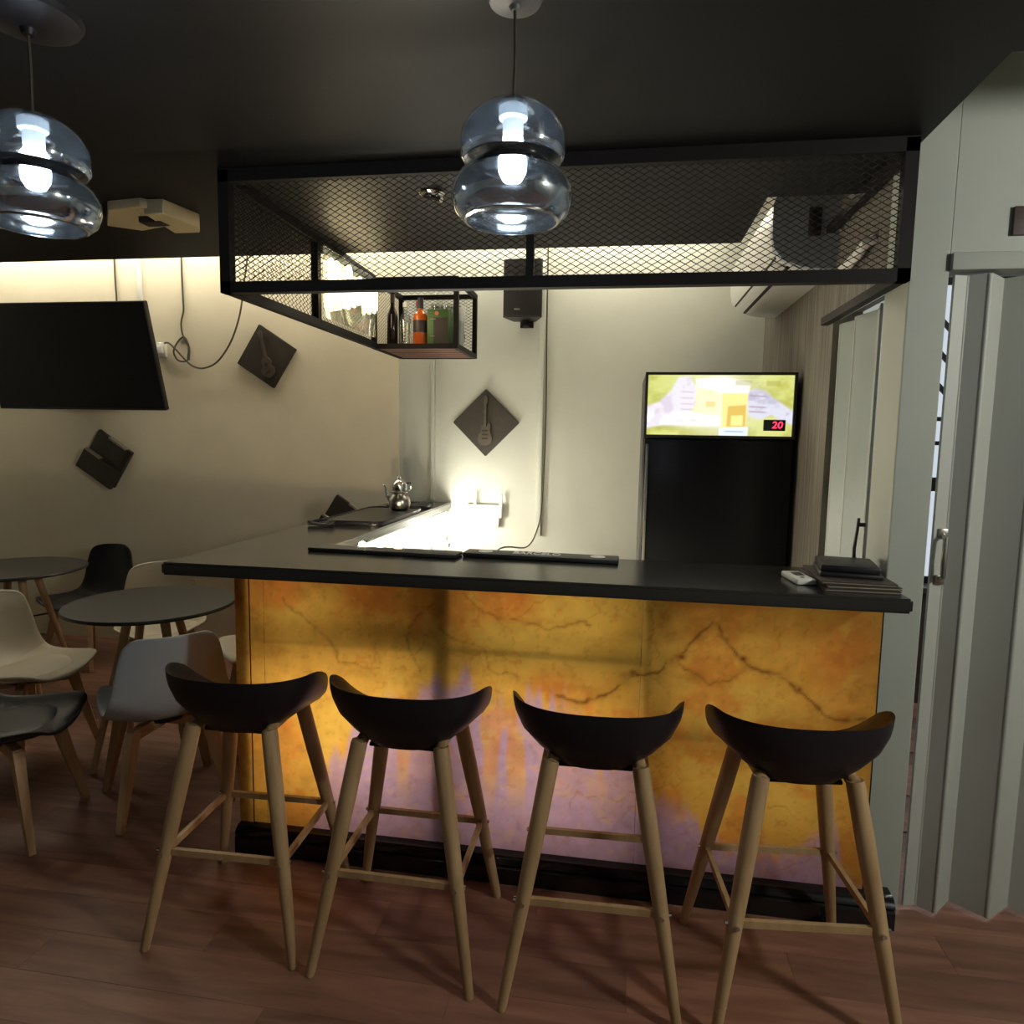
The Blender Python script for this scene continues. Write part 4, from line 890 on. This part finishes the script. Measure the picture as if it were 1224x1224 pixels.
MB().box(0.522, 0.580, 2.135, 2.275, TZ, TZ + 0.018, bev=0.005, rz=0.12).build('remote_body', M['white_plastic'], wbx)
MB().box(0.538, 0.566, 2.195, 2.245, TZ + 0.0178, TZ + 0.0195, bev=0.001, rz=0.12).build('button_pad', M['dark_gap'], wbx); MB().bar((0.553, 2.165, TZ + 0.0178), (0.553, 2.165, TZ + 0.0195), 0.006, n=12).build('button', M['dark_gap'], wbx)
# tray with teapot, cable coil on the wing
tr = thing('serving_tray', 'dark rounded tray lying on the counter wing', 'tray', (-1.26, 3.40, TZ))
mb = MB(); pl_ = []
for (cx, cy, a0) in ((-1.165, 3.72, 0), (-1.37, 3.72, 1), (-1.37, 3.12, 2), (-1.165, 3.12, 3)):
    for k in range(6): a = math.pi / 2 * (a0 + k / 5); pl_.append((cx + 0.05 * math.cos(a), cy + 0.05 * math.sin(a)))
mb.prism(pl_, 'z', TZ, TZ + 0.016); bmesh.ops.bevel(mb.bm, geom=[e for e in mb.bm.edges if abs(e.verts[0].co.z - e.verts[1].co.z) < 1e-6], offset=0.005, segments=2, affect='EDGES'); mb.build('tray_board', M['black_plastic'], tr)
rim = MB(); rim.tube([(x, y, TZ + 0.018) for x, y in pl_], 0.005, n=6, closed=True); rim.build('tray_rim', M['black_satin'], tr)
pd = MB().lathe([(0, 0), (0.13, 0), (0.135, 0.004), (0.135, 0.016), (0.128, 0.02), (0.122, 0.012), (0, 0.012)], (-1.27, 4.0, TZ), n=40).build('round_tray', M['black_plastic']); tag(recenter(pd), 'round dark tray on the counter wing behind the teapot', 'tray')
tp = thing('teapot', 'silver teapot with a tall lid standing on the dark tray', 'teapot', (-1.215, 3.66, TZ + 0.0165))
tz = TZ + 0.0165; tc_ = (-1.215, 3.66, tz)
MB().lathe([(0, 0), (0.038, 0), (0.055, 0.012), (0.062, 0.04), (0.056, 0.068), (0.040, 0.085), (0.036, 0.092), (0.048, 0.098), (0.050, 0.102), (0.034, 0.106), (0, 0.106)], tc_, n=30).build('pot_body', M['steel'], tp)
MB().lathe([(0.034, 0.106), (0.042, 0.125), (0.040, 0.148), (0.024, 0.165), (0.010, 0.170), (0.012, 0.180), (0.006, 0.190), (0, 0.191)], tc_, n=26).build('lid', M['chrome'], tp)
MB().tube([(tc_[0] - 0.05, tc_[1], tz + 0.05), (tc_[0] - 0.075, tc_[1], tz + 0.085), (tc_[0] - 0.080, tc_[1], tz + 0.12), (tc_[0] - 0.092, tc_[1], tz + 0.14)], [0.012, 0.010, 0.007, 0.005], n=10).build('spout', M['chrome'], tp)
MB().tube([(tc_[0] + 0.044, tc_[1], tz + 0.10), (tc_[0] + 0.066, tc_[1], tz + 0.12), (tc_[0] + 0.064, tc_[1], tz + 0.155), (tc_[0] + 0.036, tc_[1], tz + 0.150)], 0.006, n=9).build('handle', M['chrome'], tp)
coil = []
for k in range(70):
    a = 2 * math.pi * k / 22; coil.append((-1.385 + (0.055 + 0.004 * math.sin(k)) * math.cos(a), 3.02 + 0.045 * math.sin(a) + 0.012 * math.sin(k * .31), TZ + 0.006 + 0.006 * k / 22 + 0.003 * math.sin(k * 0.9)))
o = MB().tube(coil, 0.0048, n=7).build('cable', M['black_plastic']); tag(recenter(o), 'black coiled cable lying on the counter wing before the tray', 'cable')

# ------------------------------------------------------------------ dining corner on the left
def make_chair(label, m, seatm, cushion=True):
    """local frame: sitter faces +Y"""
    t = thing('dining_chair', label, 'chair', (0, 0, 0), 'moulded dining chairs round the tables')
    prof = [(0.235, 0.430, 0.150), (0.232, 0.446, 0.185), (0.20, 0.455, 0.210), (0.10, 0.440, 0.232), (0.0, 0.428, 0.238), (-0.09, 0.428, 0.236), (-0.150, 0.447, 0.230), (-0.188, 0.500, 0.218), (-0.208, 0.580, 0.206), (-0.225, 0.670, 0.192), (-0.238, 0.750, 0.172), (-0.243, 0.782, 0.150), (-0.244, 0.792, 0.120)]
    prof = [(y, z - 0.05, wd) for y, z, wd in prof]
    rows = []
    for k, (y, z, wd) in enumerate(prof):
        v = k / (len(prof) - 1); row = []
        for i in range(13):
            u = -1 + 2 * i / 12
            rise = 0.050 * abs(u) ** 2.6 * (1 if v < 0.6 else 0); fw = 0.060 * abs(u) ** 2.2 * (v > 0.45) * min(1, (v - 0.45) * 4)
            if v >= 0.6: rise = 0.0
            if 0.45 < v < 0.6: rise *= 1
            drop = 0.012 * abs(u) ** 3 if v > 0.85 else 0
            row.append((u * wd, y + fw, z + rise - drop))
        rows.append(row)
    mb = MB(); mb.grid(rows); sh = mb.build('shell', m, t)
    md = sh.modifiers.new('thickness', 'SOLIDIFY'); md.thickness = 0.014; md.offset = 0
    sd = sh.modifiers.new('round', 'SUBSURF'); sd.levels = 1; sd.render_levels = 2
    if cushion:
        mb = MB(); rows = []
        for k in range(9):
            v = -1 + 2 * k / 8; row = []
            for i in range(9):
                u = -1 + 2 * i / 8; x = u * math.sqrt(1 - v * v / 2) * 0.19; y = 0.035 + v * math.sqrt(1 - u * u / 2) * 0.165
                row.append((x, y, 0.397 + 0.022 * (1 - max(abs(u), abs(v)) ** 4) + 0.03 * abs(x / 0.19) ** 3 * 0.6))
            rows.append(row)
        mb.grid(rows); cu = mb.build('cushion', seatm, t); md = cu.modifiers.new('thickness', 'SOLIDIFY'); md.thickness = 0.012; md.offset = -1
    MB().bar((0, 0, 0.350), (0, 0, 0.376), 0.085, 0.10, n=20).build('seat_hub', M['black_plastic'], t)
    for sx in (-1, 1):
        for sy in (-1, 1):
            lg = MB().beam((sx * 0.135, sy * 0.130, 0.355), (sx * 0.20, sy * 0.195, 0.0), 0.036, 0.048, (sx, sy, 0), 0.022, 0.026)
            lg.build('leg', M['chair_wood'], t)
    for s in (-1, 1):
        MB().beam((-0.145, -0.140 * s, 0.345), (0.145, 0.140 * s, 0.345), 0.032, 0.042).build('cross_beam', M['chair_wood'], t)
    return t
white_proto = make_chair('pale grey moulded chair with its back turned, left of the first stool', M['pale_shell'], M['pale_shell'])
black_proto = make_chair('black moulded chair with wooden legs, cut off by the left edge', M['black_satin'], M['black_satin'])
cream_proto = make_chair('cream moulded chair seen from its side, behind the black one at the left edge', M['cream_shell'], M['cream_shell'])
def face(o, x, y, dx, dy): o.location = (x, y, 0); o.rotation_euler.z = math.atan2(dy, dx) - math.pi / 2
def copychair(p, label): return dup(p, (0, 0, 0), 0, label)
face(white_proto, -1.815, 2.455, -0.72, 0.69)
face(black_proto, -2.27, 2.14, 0.95, 0.28)
face(cream_proto, -2.71, 2.70, 0.985, -0.10)
face(copychair(cream_proto, 'cream moulded chair half hidden behind the bar corner, right of the round table'), -1.74, 3.22, -0.66, -0.75)
face(copychair(cream_proto, 'cream moulded chair behind the nearer round table, only its back showing'), -2.56, 3.46, 0.55, -0.83)
face(copychair(black_proto, 'black moulded chair against the back wall beside the farther round table'), -3.42, 3.93, -0.12, -1)
def make_table(label, x, y):
    t = thing('round_table', label, 'table', (x, y, 0), 'dark round dining tables')
    MB().lathe([(0, 0.700), (0.345, 0.700), (0.362, 0.706), (0.365, 0.712), (0.360, 0.720), (0, 0.720)], (x, y, 0), n=64).build('tabletop', M['table_top'], t)
    MB().bar((x, y, 0.66), (x, y, 0.70), 0.11, 0.13, n=24).build('hub', M['black_plastic'], t)
    for k in range(4):
        a = math.pi / 4 + k * math.pi / 2 + 0.3
        d = Vector((math.cos(a), math.sin(a), 0))
        MB().tube([Vector((x, y, 0.695)) + d * 0.10, Vector((x, y, 0)) + d * 0.285], [0.021, 0.013], n=12).build('leg', M['chair_wood'], t)
    for s in (0, 1):
        a = math.pi / 4 + s * math.pi / 2 + 0.3; d = Vector((math.cos(a), math.sin(a), 0)) * 0.17
        MB().bar(Vector((x, y, 0.42 + 0.012 * s)) - d, Vector((x, y, 0.42 + 0.012 * s)) + d, 0.005, n=8).build('brace', M['black_steel'], t)
make_table('dark round table beside the bar corner, nearer of the two', -2.13, 2.82)
make_table('dark round table at the far left edge, farther of the two', -3.42, 3.38)
